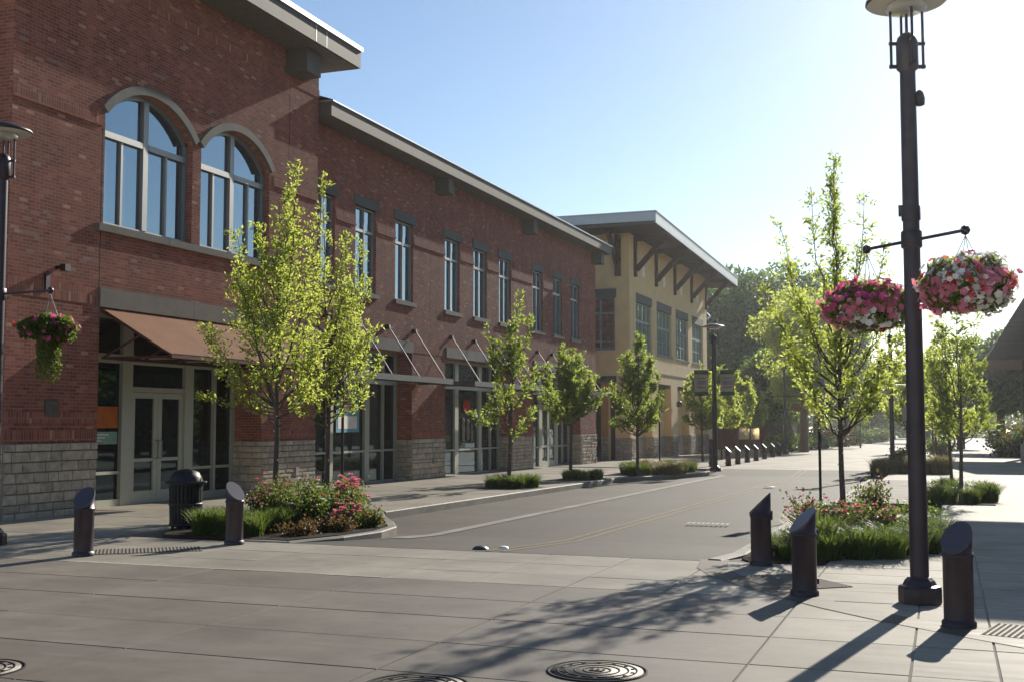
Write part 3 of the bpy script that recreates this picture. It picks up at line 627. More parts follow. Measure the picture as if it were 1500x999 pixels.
rp.add(pts, [tuple(range(24))]); rp.build('red_window_sign', 'sign_red', BB)
for k, (yy_, z0_, z1_, w_) in enumerate(((37.45, .95, 1.8, .22), (37.85, 1.0, 1.75, .25), (38.2, .95, 1.6, .18))):
    MB().lathe((G3 + .055, yy_, 0), [(0.001, z0_), (w_ * .25, z0_ + .02), (w_ * .3, (z0_ + z1_) / 2), (w_ * .16, z1_ - .22), (w_ * .3, z1_ - .1), (.001, z1_)], 8).build('window_display', 'sign_grey', BB)
# canopies with rods
def canopy(y0, y1, rods):
    z = 2.84; m_ = MB(); m_.box(W2 + .02, -14.1, y0, y0 + .08, z - .06, z + .1); m_.box(W2 + .02, -14.1, y1 - .08, y1, z - .06, z + .1); m_.box(-14.1, -14.02, y0, y1, z - .06, z + .1)
    n_ = 9
    for k in range(n_): x = W2 + .1 + k * (1.0 / n_); m_.box(x, x + .03, y0 + .08, y1 - .08, z - .02, z + .06)
    c = m_.build('canopy', 'canopy_metal', BB)
    MB().box(W2 + .05, -14.11, y0 + .09, y1 - .09, z + .062, z + .085).build('canopy_deck', 'canopy_metal', c)
    for y in rods:
        MB().tube([(W2 + .12, y, 4.36), (-14.12, y, z + .1)], .02, 8).build('rod', 'rod_steel', c)
        MB().tube([(W2, y, 4.38), (W2 + .14, y, 4.4)], [.075, .06], 10).build('rod_anchor', 'black_metal', c)
canopy(25.95, 32.55, (26.7, 28.55, 30.3, 32.12)); canopy(34.3, 41.2, (34.95, 36.95, 38.9, 40.6)); canopy(42.9, 49.95, (43.6, 45.4, 47.3, 49.2))
# awning
aw = MB(); ya, yb_ = 17.74, 23.72; zt, zb_ = 3.76, 2.9; xo = -13.3
aw.add([(TW + .02, ya, zt), (xo, ya, zb_), (xo, yb_, zb_), (TW + .02, yb_, zt)], [(0, 1, 2, 3)]); aw.add([(TW + .02, ya, zt - .012), (xo, ya, zb_ - .012), (xo, yb_, zb_ - .012), (TW + .02, yb_, zt - .012)], [(3, 2, 1, 0)])
for k in range(1, 4):
    y = ya + (yb_ - ya) * k / 4; aw.add([(TW + .02, y - .006, zt + .004), (xo, y - .006, zb_ + .004), (xo, y + .006, zb_ + .004), (TW + .02, y + .006, zt + .004)], [(0, 1, 2, 3)])
AW = aw.build('awning', 'canvas', BB)
af = MB()
for k in range(6):
    y = ya + .03 + (yb_ - ya - .06) * k / 5
    af.obox((TW, y, zb_ - .06), (xo + .03, y, zb_ - .06), .045, .045); af.obox((TW, y, zt - .05), (xo + .04, y, zb_ - .04), .04, .04); af.obox((TW + .02, y, zb_ - .05), (TW + .85, y, zt - .52), .035, .035)
af.obox((xo + .02, ya, zb_ - .055), (xo + .02, yb_, zb_ - .055), .05, .06); af.obox((TW + .08, ya, zb_ - .06), (TW + .08, yb_, zb_ - .06), .05, .05); af.obox((-14.1, ya, zb_ - .1), (-14.1, yb_, zb_ - .1), .04, .04)
af.build('awning_frame', 'rust_steel', AW)
for (X_, Y_, za, zb) in ((TW, 17.63, 4.16, 7.2), (TW, 24.3, 3.0, 9.88), (W2, 33.4, 4.1, 9.4), (W2, 42.0, 4.1, 8.9)): MB().box(X_ + .0, X_ + .003, Y_, Y_ + .018, za, zb).build('control_joint', 'iron_dark', BB)
# wall fittings, and a dark block for a cast shadow
MB().box(TW, TW + .035, 16.3, 16.6, 1.74, 2.02).build('wall_plaque', 'iron', BB)
cf = MB(); cf.box(TW, TW + .14, 16.48, 16.54, 4.36, 4.42); cf.box(TW + .14, TW + .26, 16.44, 16.58, 4.32, 4.44); cf.build('wall_camera', 'black_metal', BB)
cf = MB(); cf.box(TW, TW + .06, 16.2, 16.3, 3.95, 4.25); cf.build('wall_shadow_block', 'plum_metal', BB)  # dark block standing in for a shadow cast on the brick
for y, z in ((24.7, .35), (33.55, .33), (42.1, .22), (51.2, .2)): MB().box(TW + .045 if y < 26 else W2 + .045, (TW if y < 26 else W2) + .07, y, y + .14, z, z + .2).build('outlet_cover', 'sign_grey', BB)
# roofs
rf = MB(); rf.box(-34, -13.94, 13.9, 26.13, 10.69, 11.1); R1o = rf.build('tower_roof', 'soffit', BB)
MB().box(-13.94, -13.9, 13.88, 26.17, 10.71, 11.14).build('fascia', 'fascia', R1o); MB().box(-34, -13.94, 26.13, 26.168, 10.712, 11.14).build('fascia', 'fascia', R1o)
MB().box(-34.1, -13.85, 13.8, 26.21, 11.142, 11.26).build('roof_edge', 'roof_metal', R1o)
rf = MB(); rf.box(-34, -14.52, 25.71, 52.3, 9.44, 9.79); R2o = rf.build('wing_roof', 'soffit', BB)
MB().box(-14.52, -14.48, 25.71, 52.34, 9.43, 9.8).build('fascia', 'fascia', R2o); MB().box(-34, -14.52, 52.3, 52.338, 9.43, 9.8).build('fascia', 'fascia', R2o)
re_ = MB(); re_.poly_prism([(-34, 25.72), (-14.44, 25.72), (-14.44, 52.4), (-34, 52.4)], 9.802, 9.84); re_.add([(-14.44, 25.72, 9.84), (-14.44, 52.4, 9.84), (-14.9, 52.4, 10.0), (-14.9, 25.72, 10.0)], [(0, 1, 2, 3)]); re_.box(-34, -14.9, 25.72, 52.4, 9.842, 10.0)
re_.build('roof_edge', 'roof_metal', R2o)
for (x0, x1, y0, y1, z0, z1) in ((TW, -14.25, 24.1, 24.75, 10.1, 10.688), (W2, -14.72, 33.75, 34.2, 8.95, 9.438), (W2, -14.72, 42.0, 42.5, 8.92, 9.438), (W2, -14.72, 51.4, 51.95, 8.92, 9.438), (TW, -14.25, 16.2, 16.85, 10.1, 10.688)):
    MB().box(x0, x1, y0, y1, z0, z1).build('roof_bracket', 'fascia', BB)

for Y_ in (16.5, 20.1, 23.9, 24.4): MB().box(-13.9, -13.896, Y_, Y_ + .02, 10.72, 11.13).build('fascia_seam', 'roof_metal', R1o)
for Y_ in (29.5, 34.1, 38.6, 43.1, 47.7): MB().box(-14.48, -14.477, Y_, Y_ + .02, 9.44, 9.79).build('fascia_seam', 'iron', R2o)
# ================================================================= YELLOW BUILDING
YB = thing('stucco_building', 'yellow stucco building with deep flat roof on brown timber brackets', 'building', (-15, 57.6, -.3))
YW = [(58.9, 62.4), (63.6, 67.3), (68.5, 72.1), (73.3, 76.9)]; YX, YC, YE = -15.0, 57.6, 78.2
wm_ = MB(); bays = [(58.8, 62.35), (63.8, 67.1), (68.8, 72.15), (73.7, 77.0)]
wall_x(wm_, YX, YC, YE, -1, 11.3, [(a, b2, 5.38, 8.36) for a, b2 in YW] + [(y - .3, y + .3, 9.36, 9.95) for y in (60.7, 65.6, 70.2, 75.2)] + [(a, b2, -1, 3.76) for a, b2 in bays], .45)
# side wall facing the camera, with its window and two door recesses
def wall_y(mb, y, x0, x1, z0, z1, ops, depth):
    xc = sorted(set([x0, x1] + [q for o in ops for q in o[:2]])); zc = sorted(set([z0, z1] + [q for o in ops for q in o[2:4]]))
    for a, b2 in zip(xc[:-1], xc[1:]):
        for c, d in zip(zc[:-1], zc[1:]):
            if any(o[0] < (a + b2) / 2 < o[1] and o[2] < (c + d) / 2 < o[3] for o in ops): continue
            mb.add([(a, y, c), (b2, y, c), (b2, y, d), (a, y, d)], [(0, 1, 2, 3)])
    for a, b2, c, d in ops:
        yi = y + depth
        mb.add([(a, y, c), (a, y, d), (a, yi, d), (a, yi, c)], [(0, 1, 2, 3)]); mb.add([(b2, y, c), (b2, yi, c), (b2, yi, d), (b2, y, d)], [(0, 1, 2, 3)])
        mb.add([(a, y, d), (b2, y, d), (b2, yi, d), (a, yi, d)], [(0, 1, 2, 3)]); mb.add([(a, y, c), (a, yi, c), (b2, yi, c), (b2, y, c)], [(0, 1, 2, 3)])
wall_y(wm_, YC, -34, YX, -1, 11.3, [(-18.6, -15.78, 5.3, 8.42), (-18.6, -16.55, -1, 3.65), (-16.14, -15.8, -1, 3.65)], .5)
wm_.add([(YX, YE, -1), (-34, YE, -1), (-34, YE, 11.3), (YX, YE, 11.3)], [(0, 1, 2, 3)])
wm_.build('stucco_wall', 'stucco', YB)
# recessed bays
for a, b2 in bays:
    MB().box(YX - .5, YX - .44, a, b2, .8, 3.55).build('bay_panel', 'stucco', YB); MB().box(YX - .52, YX - .38, a, b2, -1, .79).build('bay_base', 'stone', YB); MB().box(YX - .44, YX - .1, a, b2, 3.56, 3.757).build('bay_header', 'header_grey', YB)
for i, (a, b2) in enumerate(((57.57, 58.8), (62.35, 63.8), (67.1, 68.8), (72.15, 73.7), (77.0, 78.2))):
    stonework(YB, 'x', YX, a, b2, -.55, .82, out_=.09, seed=40 + i, bw=(.3, .7)); stonework(YB, 'y', a if i else YC, YX - .4, YX + .08, -.55, .82, seed=60 + i, bw=(.25, .5))
stonework(YB, 'y', YC, -15.79, YX - .4, -.55, .82, out_=.05, seed=70); stonework(YB, 'y', YC, -16.54, -16.15, -.55, .82, out_=.05, seed=71)
MB().box(-18.6, -16.56, YC + .4, YC + .46, -1, 3.65).build('side_recess', 'header_grey', YB); MB().box(-16.14, -15.8, YC + .4, YC + .46, -1, 3.65).build('side_recess', 'header_grey', YB)
MB().box(-16.54, -16.15, YC - .02, YC - .004, .83, 3.64).build('orange_panel', 'stucco_orange', YB)
MB().box(-18.7, -15.72, YC - .06, YC - .002, 3.66, 3.98).build('header', 'header_grey', YB); MB().box(-18.7, -15.7, YC - .05, YC - .002, 8.0, 8.45).build('header', 'header_grey', YB)
# side window
sw_ = MB(); y = YC + .1
sw_.box(-18.6, -15.78, y, y + .08, 5.3, 5.42); sw_.box(-18.6, -15.78, y, y + .08, 7.15, 7.27); sw_.box(-18.6, -15.78, y, y + .08, 7.9, 8.0)
for x in (-18.6, -17.7, -16.62, -15.88): sw_.box(x, x + .1, y - .002, y + .082, 5.42, 7.9)
sw_.box(-17.6, -15.88, y - .001, y + .07, 5.72, 5.8); f = sw_.build('window', 'frame_green', YB)
MB().box(-18.5, -15.88, y + .03, y + .04, 5.42, 7.9).build('pane', 'glass_far', f)
for k, (a, b2) in enumerate(YW):
    c = (a + b2) / 2; t = (b2 - a) / 4
    f = framed(YB, YX - .22, (a, b2), (5.38, 7.9), .06, .1, 'frame_green', 'glass_far', outer=.09, ybars=[(a + t, .05), (c, .12), (b2 - t, .05)], zbars=[(6.95, .14), (6.15, .05)])
    MB().box(YX - .2, YX + .02, a, b2, 7.9, 8.36).build('window_head', 'header_grey', f); MB().box(YX - .2, YX + .08, a - .08, b2 + .08, 5.3, 5.38).build('sill', 'precast', f)
for yq in (60.7, 65.6, 70.2, 75.2): MB().box(YX - .06, YX - .02, yq - .3, yq + .3, 9.36, 9.95).build('square_window', 'white_paint', YB)
MB().box(YX, YX + .05, YC, YE, 4.28, 4.36).build('trim_band', 'precast', YB)
for yq in (58.6, 63.3, 68.1, 73.0, 77.85):
    b_ = MB(); b_.box(YX, YX + .14, yq - .12, yq + .12, 9.15, 11.25); b_.obox((YX + .12, yq, 9.5), (-13.35, yq, 11.15), .2, .26); b_.box(YX, -13.2, yq - .09, yq + .09, 11.0, 11.24); b_.build('timber_bracket', 'timber_brown', YB)
b_ = MB(); b_.box(-15.75, -15.45, YC - .14, YC, 9.1, 11.25); b_.obox((-15.6, YC - .12, 9.5), (-15.6, YC - 1.9, 11.15), .2, .26); b_.build('timber_bracket', 'timber_brown', YB)
ro = MB()
def zroof(y): return 11.87 - (y - 55.05) * .0222
ro.poly_prism([(-34, 55.1), (-13.05, 55.1), (-13.05, 78.85), (-34, 78.85)], lambda y: zroof(y) - .62, lambda y: zroof(y) - .02); Rr = ro.build('roof', 'soffit_brown', YB)
fs_ = MB(); fs_.poly_prism([(-13.05, 55.05), (-12.99, 55.05), (-12.99, 78.9), (-13.05, 78.9)], lambda y: zroof(y) - .56, lambda y: zroof(y)); fs_.build('fascia', 'fascia_pale', Rr)
fs_ = MB(); fs_.poly_prism([(-34, 55.04), (-13.055, 55.04), (-13.055, 55.1), (-34, 55.1)], lambda y: zroof(y) - .45, lambda y: zroof(y) - .004); fs_.build('fascia', 'fascia_pale', Rr)
fs_ = MB(); fs_.poly_prism([(-34, 55.0), (-12.95, 55.0), (-12.95, 78.95), (-34, 78.95)], lambda y: zroof(y) + .002, lambda y: zroof(y) + .05); fs_.build('roof_edge', 'roof_metal', Rr)
for yq in (59.5, 68.0): MB().lathe((YX + .28, yq, 2.5), [(.12, 0), (.17, .05), (.17, .3), (.05, .36)], 12).build('wall_lantern', 'black_metal', YB)

# ================================================================= far buildings
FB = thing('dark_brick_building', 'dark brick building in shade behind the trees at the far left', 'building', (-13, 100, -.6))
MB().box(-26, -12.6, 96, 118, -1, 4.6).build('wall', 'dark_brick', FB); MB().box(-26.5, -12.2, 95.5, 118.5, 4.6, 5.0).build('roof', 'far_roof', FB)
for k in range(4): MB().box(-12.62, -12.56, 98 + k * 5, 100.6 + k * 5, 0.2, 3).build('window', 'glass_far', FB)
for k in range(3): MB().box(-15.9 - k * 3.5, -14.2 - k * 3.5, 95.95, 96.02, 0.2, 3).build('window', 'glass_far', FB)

OB = thing('added_shop_row', 'long brick shop building across the plaza, added out of view to cut sky light on the facade', 'building', (22, 40, -.3))  # unseen row opposite, added to block low sky light and darken glass reflections
MB().box(22, 34, -25, 150, -1.5, 8.6).build('wall', 'brick_face', OB); MB().box(21.4, 34.5, -25.5, 150.5, 8.6, 9.1).build('roof', 'far_roof', OB)
for k in range(24):
    y = -20 + k * 7
    f = MB().box(21.93, 22, y, y + 4.6, 0.1, 3).build('shop_window', 'frame_grey', OB); MB().box(21.9, 21.93, y + .1, y + 4.5, .2, 2.9).build('pane', 'glass_shop', f)
    f = MB().box(21.93, 22, y + 1, y + 3.4, 4.8, 7).build('window', 'frame_grey', OB); MB().box(21.9, 21.93, y + 1.1, y + 3.3, 4.9, 6.9).build('pane', 'glass_far', f)
# pavilion (open plaza roof with slatted gable) at the right
PV = thing('plaza_pavilion', 'dark open pavilion with steep slatted gable roof behind the right-hand trees', 'pavilion', (8, 60, -.32))
def pavroof(P, x0, xr, x1, y0, y1, ze, zr, slat=True):
    m_ = MB(); t = .22
    for y in (y0,): m_.add([(x0, y, ze), (x1, y, ze), (xr[1], y, zr), (xr[0], y, zr)], [(0, 1, 2, 3)])
    m_.add([(x0, y1, ze), (x1, y1, ze), (xr[1], y1, zr), (xr[0], y1, zr)], [(3, 2, 1, 0)])
    m_.add([(x0, y0, ze), (xr[0], y0, zr), (xr[0], y1, zr), (x0, y1, ze)], [(0, 1, 2, 3)]); m_.add([(x1, y0, ze), (x1, y1, ze), (xr[1], y1, zr), (xr[1], y0, zr)], [(0, 1, 2, 3)])
    m_.add([(xr[0], y0, zr), (xr[1], y0, zr), (xr[1], y1, zr), (xr[0], y1, zr)], [(0, 1, 2, 3)]); m_.add([(x0, y0, ze), (x0, y1, ze), (x1, y1, ze), (x1, y0, ze)], [(0, 1, 2, 3)])
    r = m_.build('roof', 'far_roof', P)
    return r
r = pavroof(PV, 2.0, (3.75, 13.0), 14.7, 60, 72, 4.75, 7.65)
for k in range(6):
    z = 5.35 + k * .21; xa = 2.0 + (z - 4.75) * .6; MB().box(xa, 14.7 - (z - 4.75) * .6, 59.93, 59.99, z, z + .07).build('slat', 'wood_brown', r)
MB().box(1.95, 14.75, 59.9, 72.1, 4.58, 4.748).build('eave_beam', 'timber_brown', r)
for x, y in ((3.75, 60.6), (4.5, 71.4), (13.6, 60.6), (13.6, 71.4)):
    MB().box(x - .22, x + .22, y - .22, y + .22, -.6, 4.58).build('post', 'wood_brown', PV); MB().box(x - .38, x + .38, y - .38, y + .38, -.6, .6).build('post_base', 'stone', PV)
# nearer tall plaza canopy, outside the frame on the right; its roof throws the shade beside the nearest bollard
PC = thing('plaza_canopy', 'tall flat plaza canopy on steel posts standing right of the view', 'canopy', (5.6, 32, -.1))
MB().box(2.95, 9.6, 26.9, 37.7, 8.02, 8.3).build('roof', 'far_roof', PC)
for x, y in ((9.0, 27.6), (9.0, 37.0), (3.9, 27.6)): MB().box(x - .15, x + .15, y - .15, y + .15, -.3, 8.02).build('post', 'plum_metal', PC)

# ================================================================= STREET FURNITURE
def bollard_mesh():
    R0 = .117; H = .82; m_ = MB(); n_ = 24; vs2 = []; fs2 = []
    prof = [(.135, 0), (.135, .035), (.119, .05), (.117, .06), (.117, .55), (.126, .555), (.126, .58), (.117, .585)]
    for r, z in prof:
        for k in range(n_): t = 2 * math.pi * k / n_; vs2.append((r * math.cos(t), r * math.sin(t), z))
    for k in range(n_): t = 2 * math.pi * k / n_; x = R0 * math.cos(t); vs2.append((x, R0 * math.sin(t), .70 - x * 1.02))
    for i in range(len(prof)):
        for k in range(n_): a = i * n_ + k; b2 = i * n_ + (k + 1) % n_; fs2.append((a, b2, b2 + n_, a + n_))
    m_.add(vs2, fs2, 0, True); return m_, n_, vs2[-n_:]
def make_bollard(loc, rz, label):
    t = thing('bollard', label, 'bollard', (0, 0, 0), 'plum coloured steel bollards with slanted tops')
    m_, n_, top = bollard_mesh(); m_.build('shaft', 'plum_metal', t)
    c = MB(); lo = [(x * 1.04, y * 1.04, z) for x, y, z in top]; hi = [(x * 1.03 + .012, y * 1.03, z + .012) for x, y, z in top]
    c.add(lo + hi, [(k, (k + 1) % n_, (k + 1) % n_ + n_, k + n_) for k in range(n_)], 0); c.add(hi, [tuple(range(n_))], 0); c.build('slanted_cap', 'plum_top', t)
    h = MB(); h.box(-.135, -.117, -.03, .03, .52, .62); h.lathe((-.13, 0, .1), [(.02, 0), (.02, .05), (.005, .055)], 8); h.build('chain_loop', 'plum_metal', t)
    t.location = loc; t.rotation_euler[2] = rz; return t
def face(dx, dy): return math.atan2(dy, dx)
B0 = make_bollard((.07, 10.16, .006), face(-.45, -1), 'nearest bollard, at the right edge beyond the big lamp post')
dup(B0, (-1.29, 11.46, .006), face(-1, -.6), 'bollard left of the big lamp post, behind it the flower bed')
dup(B0, (-2.02, 13.66, .004), face(-1, -.05), 'bollard at the asphalt corner, rightmost side of the road')
dup(B0, (-9.99, 11.7, .006), face(.25, -1), 'bollard in front of the arched brick tower, leftmost in the photo')
dup(B0, (-9.02, 13.5, .006), face(1, -.35), 'bollard beside the trash can at the left flower bed')
words = ['first and nearest', 'second', 'third', 'fourth, middle', 'fifth', 'sixth', 'last and farthest']
for i, (x, y) in enumerate([(-8.77, 50.26), (-8.8, 52.9), (-8.85, 55.9), (-8.9, 59), (-9.05, 62.9), (-9.2, 67.2), (-9.4, 71.4)]):
    dup(B0, (x, y, gz(y)), face(1, -.1), words[i] + ' bollard of the row by the yellow building')
dup(B0, (-9.3, 49.3, gz(49)), face(1, .5), 'dark bollard standing just behind the nearest one of the far row')
# --- street lamp
def make_lamp(loc, label, arm=None, armz=3.33, thick=1.0, group='plum street lamps with round disc shades'):
    t = thing('street_lamp', label, 'street lamp', (0, 0, 0), group)
    k = thick
    MB().lathe((0, 0, 0), [(.19, 0), (.19, .13), (.18, .15), (.15, .16), (.13, .2), (.1, .23)], 8, smooth=False).build('base', 'plum_metal', t)
    MB().lathe((0, 0, 0), [(.083 * k, .2), (.071 * k, 4.94)], 20).build('pole', 'plum_metal', t)
    hd = MB(); hd.lathe((0, 0, 0), [(.05, 4.9), (.1, 4.95), (.1, 5.2), (.085, 5.25), (.04, 5.29), (.012, 5.3)], 20); H_ = hd.build('lamp_head', 'plum_metal', t)
    rr = MB()
    for q in range(4):
        a = q * math.pi / 2 + .35; x, y = .15 * math.cos(a), .15 * math.sin(a)
        rr.tube([(x, y, 4.95), (x, y, 5.58)], .013, 8); rr.tube([(x * .6, y * .6, 4.97), (x * 1.12, y * 1.12, 4.97)], .02, 8); rr.tube([(x * .6, y * .6, 5.19), (x * 1.12, y * 1.12, 5.19)], .018, 8)
    rr.tube([(0, 0, 5.28), (0, 0, 5.53)], .014, 8); rr.build('support_rod', 'plum_metal', H_)
    MB().lathe((0, 0, 0), [(.355, 5.58), (.37, 5.59), (.365, 5.615), (.2, 5.68), (.1, 5.72), (.03, 5.73)], 36).build('lamp_shade', 'plum_metal', t)
    MB().lathe((0, 0, 0), [(.01, 5.568), (.355, 5.577)], 36).build('shade_underside', 'shade_disc', t)
    MB().lathe((0, 0, 0), [(.17, 5.567), (.19, 5.53), (.17, 5.50), (.1, 5.48), (.02, 5.475)], 24).build('lens', 'lens_glass', t)
    if arm:
        a = MB(); (ax, ay), (bx, by) = arm; a.tube([(ax, ay, armz), (bx, by, armz)], .016, 8)
        for x, y in arm: a.lathe((x, y, armz), [(.005, -.045), (.032, -.032), (.045, 0), (.032, .032), (.005, .045)], 12)
        a.lathe((0, 0, armz), [(.086, -.08), (.095, -.07), (.095, .07), (.086, .08)], 16); a.build('basket_arm', 'plum_metal', t)
    t.location = loc; return t
near = make_lamp((-.25, 11.35, .006), 'tall dark street lamp in the right foreground carrying two flower baskets', arm=((-.43, .5), (.46, -.4)))
MB().lathe((-.15, 11.35, 4.66), [(.02, -.07), (.045, -.06), (.05, 0), (.035, .06), (.015, .08)], 12).build('photo_sensor', 'black_metal', near)
cl = MB(); cl.box(-.36, -.3, 11.32, 11.38, 3.56, 3.66); cl.lathe((-.25, 11.35, 3.58), [(.08, -.07), (.086, -.06), (.086, .06), (.08, .07)], 16); cl.build('clamp', 'plum_metal', near)
left = make_lamp((-11.98, 12.25, .006), 'street lamp cut by the left edge of the photo with one basket arm', arm=((.98, -.12), (-.98, .12)), armz=3.36)
l3 = make_lamp((-8.08, 43.5, gz(43.5)), 'street lamp with two banners beside the yellow building'); l3.scale = (1.12, 1.12, .965); l3loc = l3.location.copy(); l3.location = (0, 0, 0)
for s_ in (-1, 1):
    x0, x1 = (-.66, -.2) if s_ < 0 else (.2, .66)
    bn = MB(); bn.box(x0, x1, -.012, .012, 2.98, 3.88); BN = bn.build('banner', 'banner_beige', l3)
    for z0, z1 in ((3.76, 3.93), (2.93, 3.08)): MB().box(x0 - .004, x1 + .004, -.016, .016, z0, z1).build('banner_hem', 'banner_green', BN)
    MB().box(x0 + .08, x1 - .06, -.017, -.0125, 3.36, 3.52).build('banner_picture', 'sign_grey', BN); 
    mm = MB()
    for z in (3.6, 3.24): mm.box(x0 + .1, x1 - .1, -.015, -.0125, z, z + .025)
    mm.build('print_line', 'banner_green', BN)
    arm_ = MB(); 
    for z in (3.9, 2.96): arm_.tube([(0, 0, z), (x1 if s_ > 0 else x0, 0, z)], .015, 6)
    arm_.build('banner_arm', 'black_metal', l3)
l3.location = l3loc
l3.rotation_euler[2] = R_(12)
l4 = dup(left, (-9.55, 75.6, gz(75.6)), R_(0), 'farthest left street lamp, before the dark trees'); l4.scale = (1.1, 1.1, 1.1)
l5 = dup(left, (-1.83, 45.0, gz(45)), R_(60), 'street lamp in the grassy island right of the road'); l5.scale = (1, 1, .96)
# --- hanging baskets
def basket(loc, w_, h_, label, cols, seed, hang, trail=0, nf=900, fsz=1.0, group='hanging flower baskets', bed_leaf='leaf_mid'):
    rng = np.random.default_rng(seed); t = thing('hanging_basket', label, 'flower basket', loc, group); c = np.array(loc)
    MB().lathe((loc[0], loc[1], loc[2] - h_ * .2), [(.03, -h_ * .28), (w_ * .26, -h_ * .18), (w_ * .34, .02), (w_ * .32, .02)], 18).build('basket_bowl', 'wood_brown', t)
    wr = MB(); hz = hang - .04
    for k in range(4): a = k * math.pi / 2 + .3; wr.tube([(loc[0] + .24 * w_ * math.cos(a), loc[1] + .24 * w_ * math.sin(a), loc[2] + .02), (loc[0], loc[1], hz)], .0035, 5)
    wr.tube([(loc[0], loc[1], hz - .02), (loc[0], loc[1], hz + .04)], .006, 6); wr.build('hanger_wire', 'rod_steel', t)
    n = 5200; d = unit(rng.normal(size=(n, 3))); r = rng.uniform(.55, 1, n) ** .5; lump = 1 + .2 * np.sin(d[:, 0] * 6 + seed) * np.cos(d[:, 1] * 5) + .08 * np.sin(d[:, 2] * 9)
    P = c + d * np.array([w_ / 2, w_ / 2, h_ / 2]) * (r * lump * .93)[:, None]; V, F = leafgeo(P, d + rng.normal(size=(n, 3)) * .7, .05, .016, rng)
    if trail:
        q = 1700; aa = rng.uniform(0, 6.28, 26); st_ = rng.integers(0, 26, q); dp = rng.uniform(0, 1, q) * trail * (.45 + .55 * rng.random(26)[st_])
        T = c + np.stack([np.cos(aa[st_]) * w_ * .17, np.sin(aa[st_]) * w_ * .17, -h_ * .25 - dp], 1) + rng.normal(size=(q, 3)) * .016
        V2, F2 = leafgeo(T, rng.normal(size=(q, 3)) + [0, 0, -.8], .045, .013, rng); fo = npmesh('trailing_foliage', V2, F2, ['leaf_trail'], t)
    npmesh('foliage', V, F, [bed_leaf], t)
    # blooms: five petals round a throat
    d = unit(rng.normal(size=(nf, 3))); lump = 1 + .2 * np.sin(d[:, 0] * 6 + seed) * np.cos(d[:, 1] * 5) + .08 * np.sin(d[:, 2] * 9)
    P = c + d * np.array([w_ / 2, w_ / 2, h_ / 2]) * (lump * rng.uniform(.84, 1.12, nf))[:, None]; D = unit(d + rng.normal(size=(nf, 3)) * .35); V = []; F = []; mi = []
    cl_ = np.zeros(nf, int); ph = d @ unit(rng.normal(size=3)) + .5 * np.sin(3 * d[:, 0] + 2 * d[:, 2] + seed); 
    names = list(cols); edges = np.quantile(ph, np.cumsum([cols[k] for k in names])[:-1] / sum(cols.values()))
    cl_ = np.searchsorted(edges, ph + rng.normal(size=nf) * .22)
    for i in range(nf):
        a = np.cross(D[i], [0, 0, 1.0]); a = a / (np.linalg.norm(a) + 1e-6); b2 = np.cross(D[i], a); s_ = rng.uniform(.022, .036) * fsz; k0 = len(V); V.append(P[i] - D[i] * .012)
        for q in range(10):
            an = q * .6283 + i; rr_ = s_ * (1 if q % 2 == 0 else .72); V.append(P[i] + a * math.cos(an) * rr_ + b2 * math.sin(an) * rr_)
        for q in range(10): F.append((k0, k0 + 1 + q, k0 + 1 + (q + 1) % 10)); mi.append(int(cl_[i]))
    o = npmesh('blooms', np.array(V), F, names, t, mi); o['kind'] = 'stuff'
    return t
basket((-.68, 11.85, 2.76), .84, .46, 'hanging basket of magenta and white petunias left of the big lamp post', {'petal_magenta': 3, 'petal_pink': 2.2, 'petal_white': 2.6, 'petal_dark': .6}, 3, 3.33, nf=760, fsz=1.2)
basket((.21, 10.95, 2.84), .82, .47, 'hanging basket of white and red petunias right of the big lamp post', {'petal_coral': 1.6, 'petal_white': 4.8, 'petal_red': .5, 'petal_pink': 2.4}, 5, 3.33, nf=800, fsz=1.25)
basket((-11.0, 12.13, 2.86), .7, .36, 'hanging basket with red geraniums and long trailing greens before the brick wall', {'petal_magenta': 3, 'petal_red': 2}, 9, 3.36, trail=.62, nf=120, fsz=1.3, bed_leaf='leaf_rose')
basket((-8.78, 75.5, 2.55), .85, .5, 'small far hanging basket before the dark building', {'petal_coral': 2, 'petal_pink': 2}, 11, 3.6, nf=240, bed_leaf='leaf_dry')
# --- trash can
TC = thing('trash_can', 'black slatted trash can with domed lid beside the left flower bed', 'trash can', (-11.08, 15.25, gz(15.25)))
x, y, z = TC.location
MB().lathe((x, y, z), [(.2, .04), (.21, .06), (.215, .66), (.2, .66)], 20).build('liner', 'iron_dark', TC)
for k in range(26): a = 2 * math.pi * k / 26; MB().obox((x + .232 * math.cos(a), y + .232 * math.sin(a), z + .05), (x + .25 * math.cos(a), y + .25 * math.sin(a), z + .68), .035, .012, up=(math.cos(a), math.sin(a), 0)).build('slat', 'black_metal', TC)
for zz_, r in ((.05, .24), (.36, .248), (.67, .262)): MB().lathe((x, y, z), [(r, zz_), (r + .01, zz_ + .01), (r + .01, zz_ + .035), (r, zz_ + .045)], 28).build('hoop', 'black_metal', TC)
MB().lathe((x, y, z), [(.31, .7), (.315, .715), (.31, .73), (.26, .735)], 28).build('lid_rim', 'black_metal', TC)
MB().lathe((x, y, z), [(.25, .72), (.235, .8), (.19, .87), (.11, .91), (.02, .925)], 28).build('domed_lid', 'black_metal', TC)
for k in range(4): a = k * math.pi / 2 + .6; MB().lathe((x + .19 * math.cos(a), y + .19 * math.sin(a), z), [(.025, 0), (.025, .05)], 8).build('foot', 'black_metal', TC)
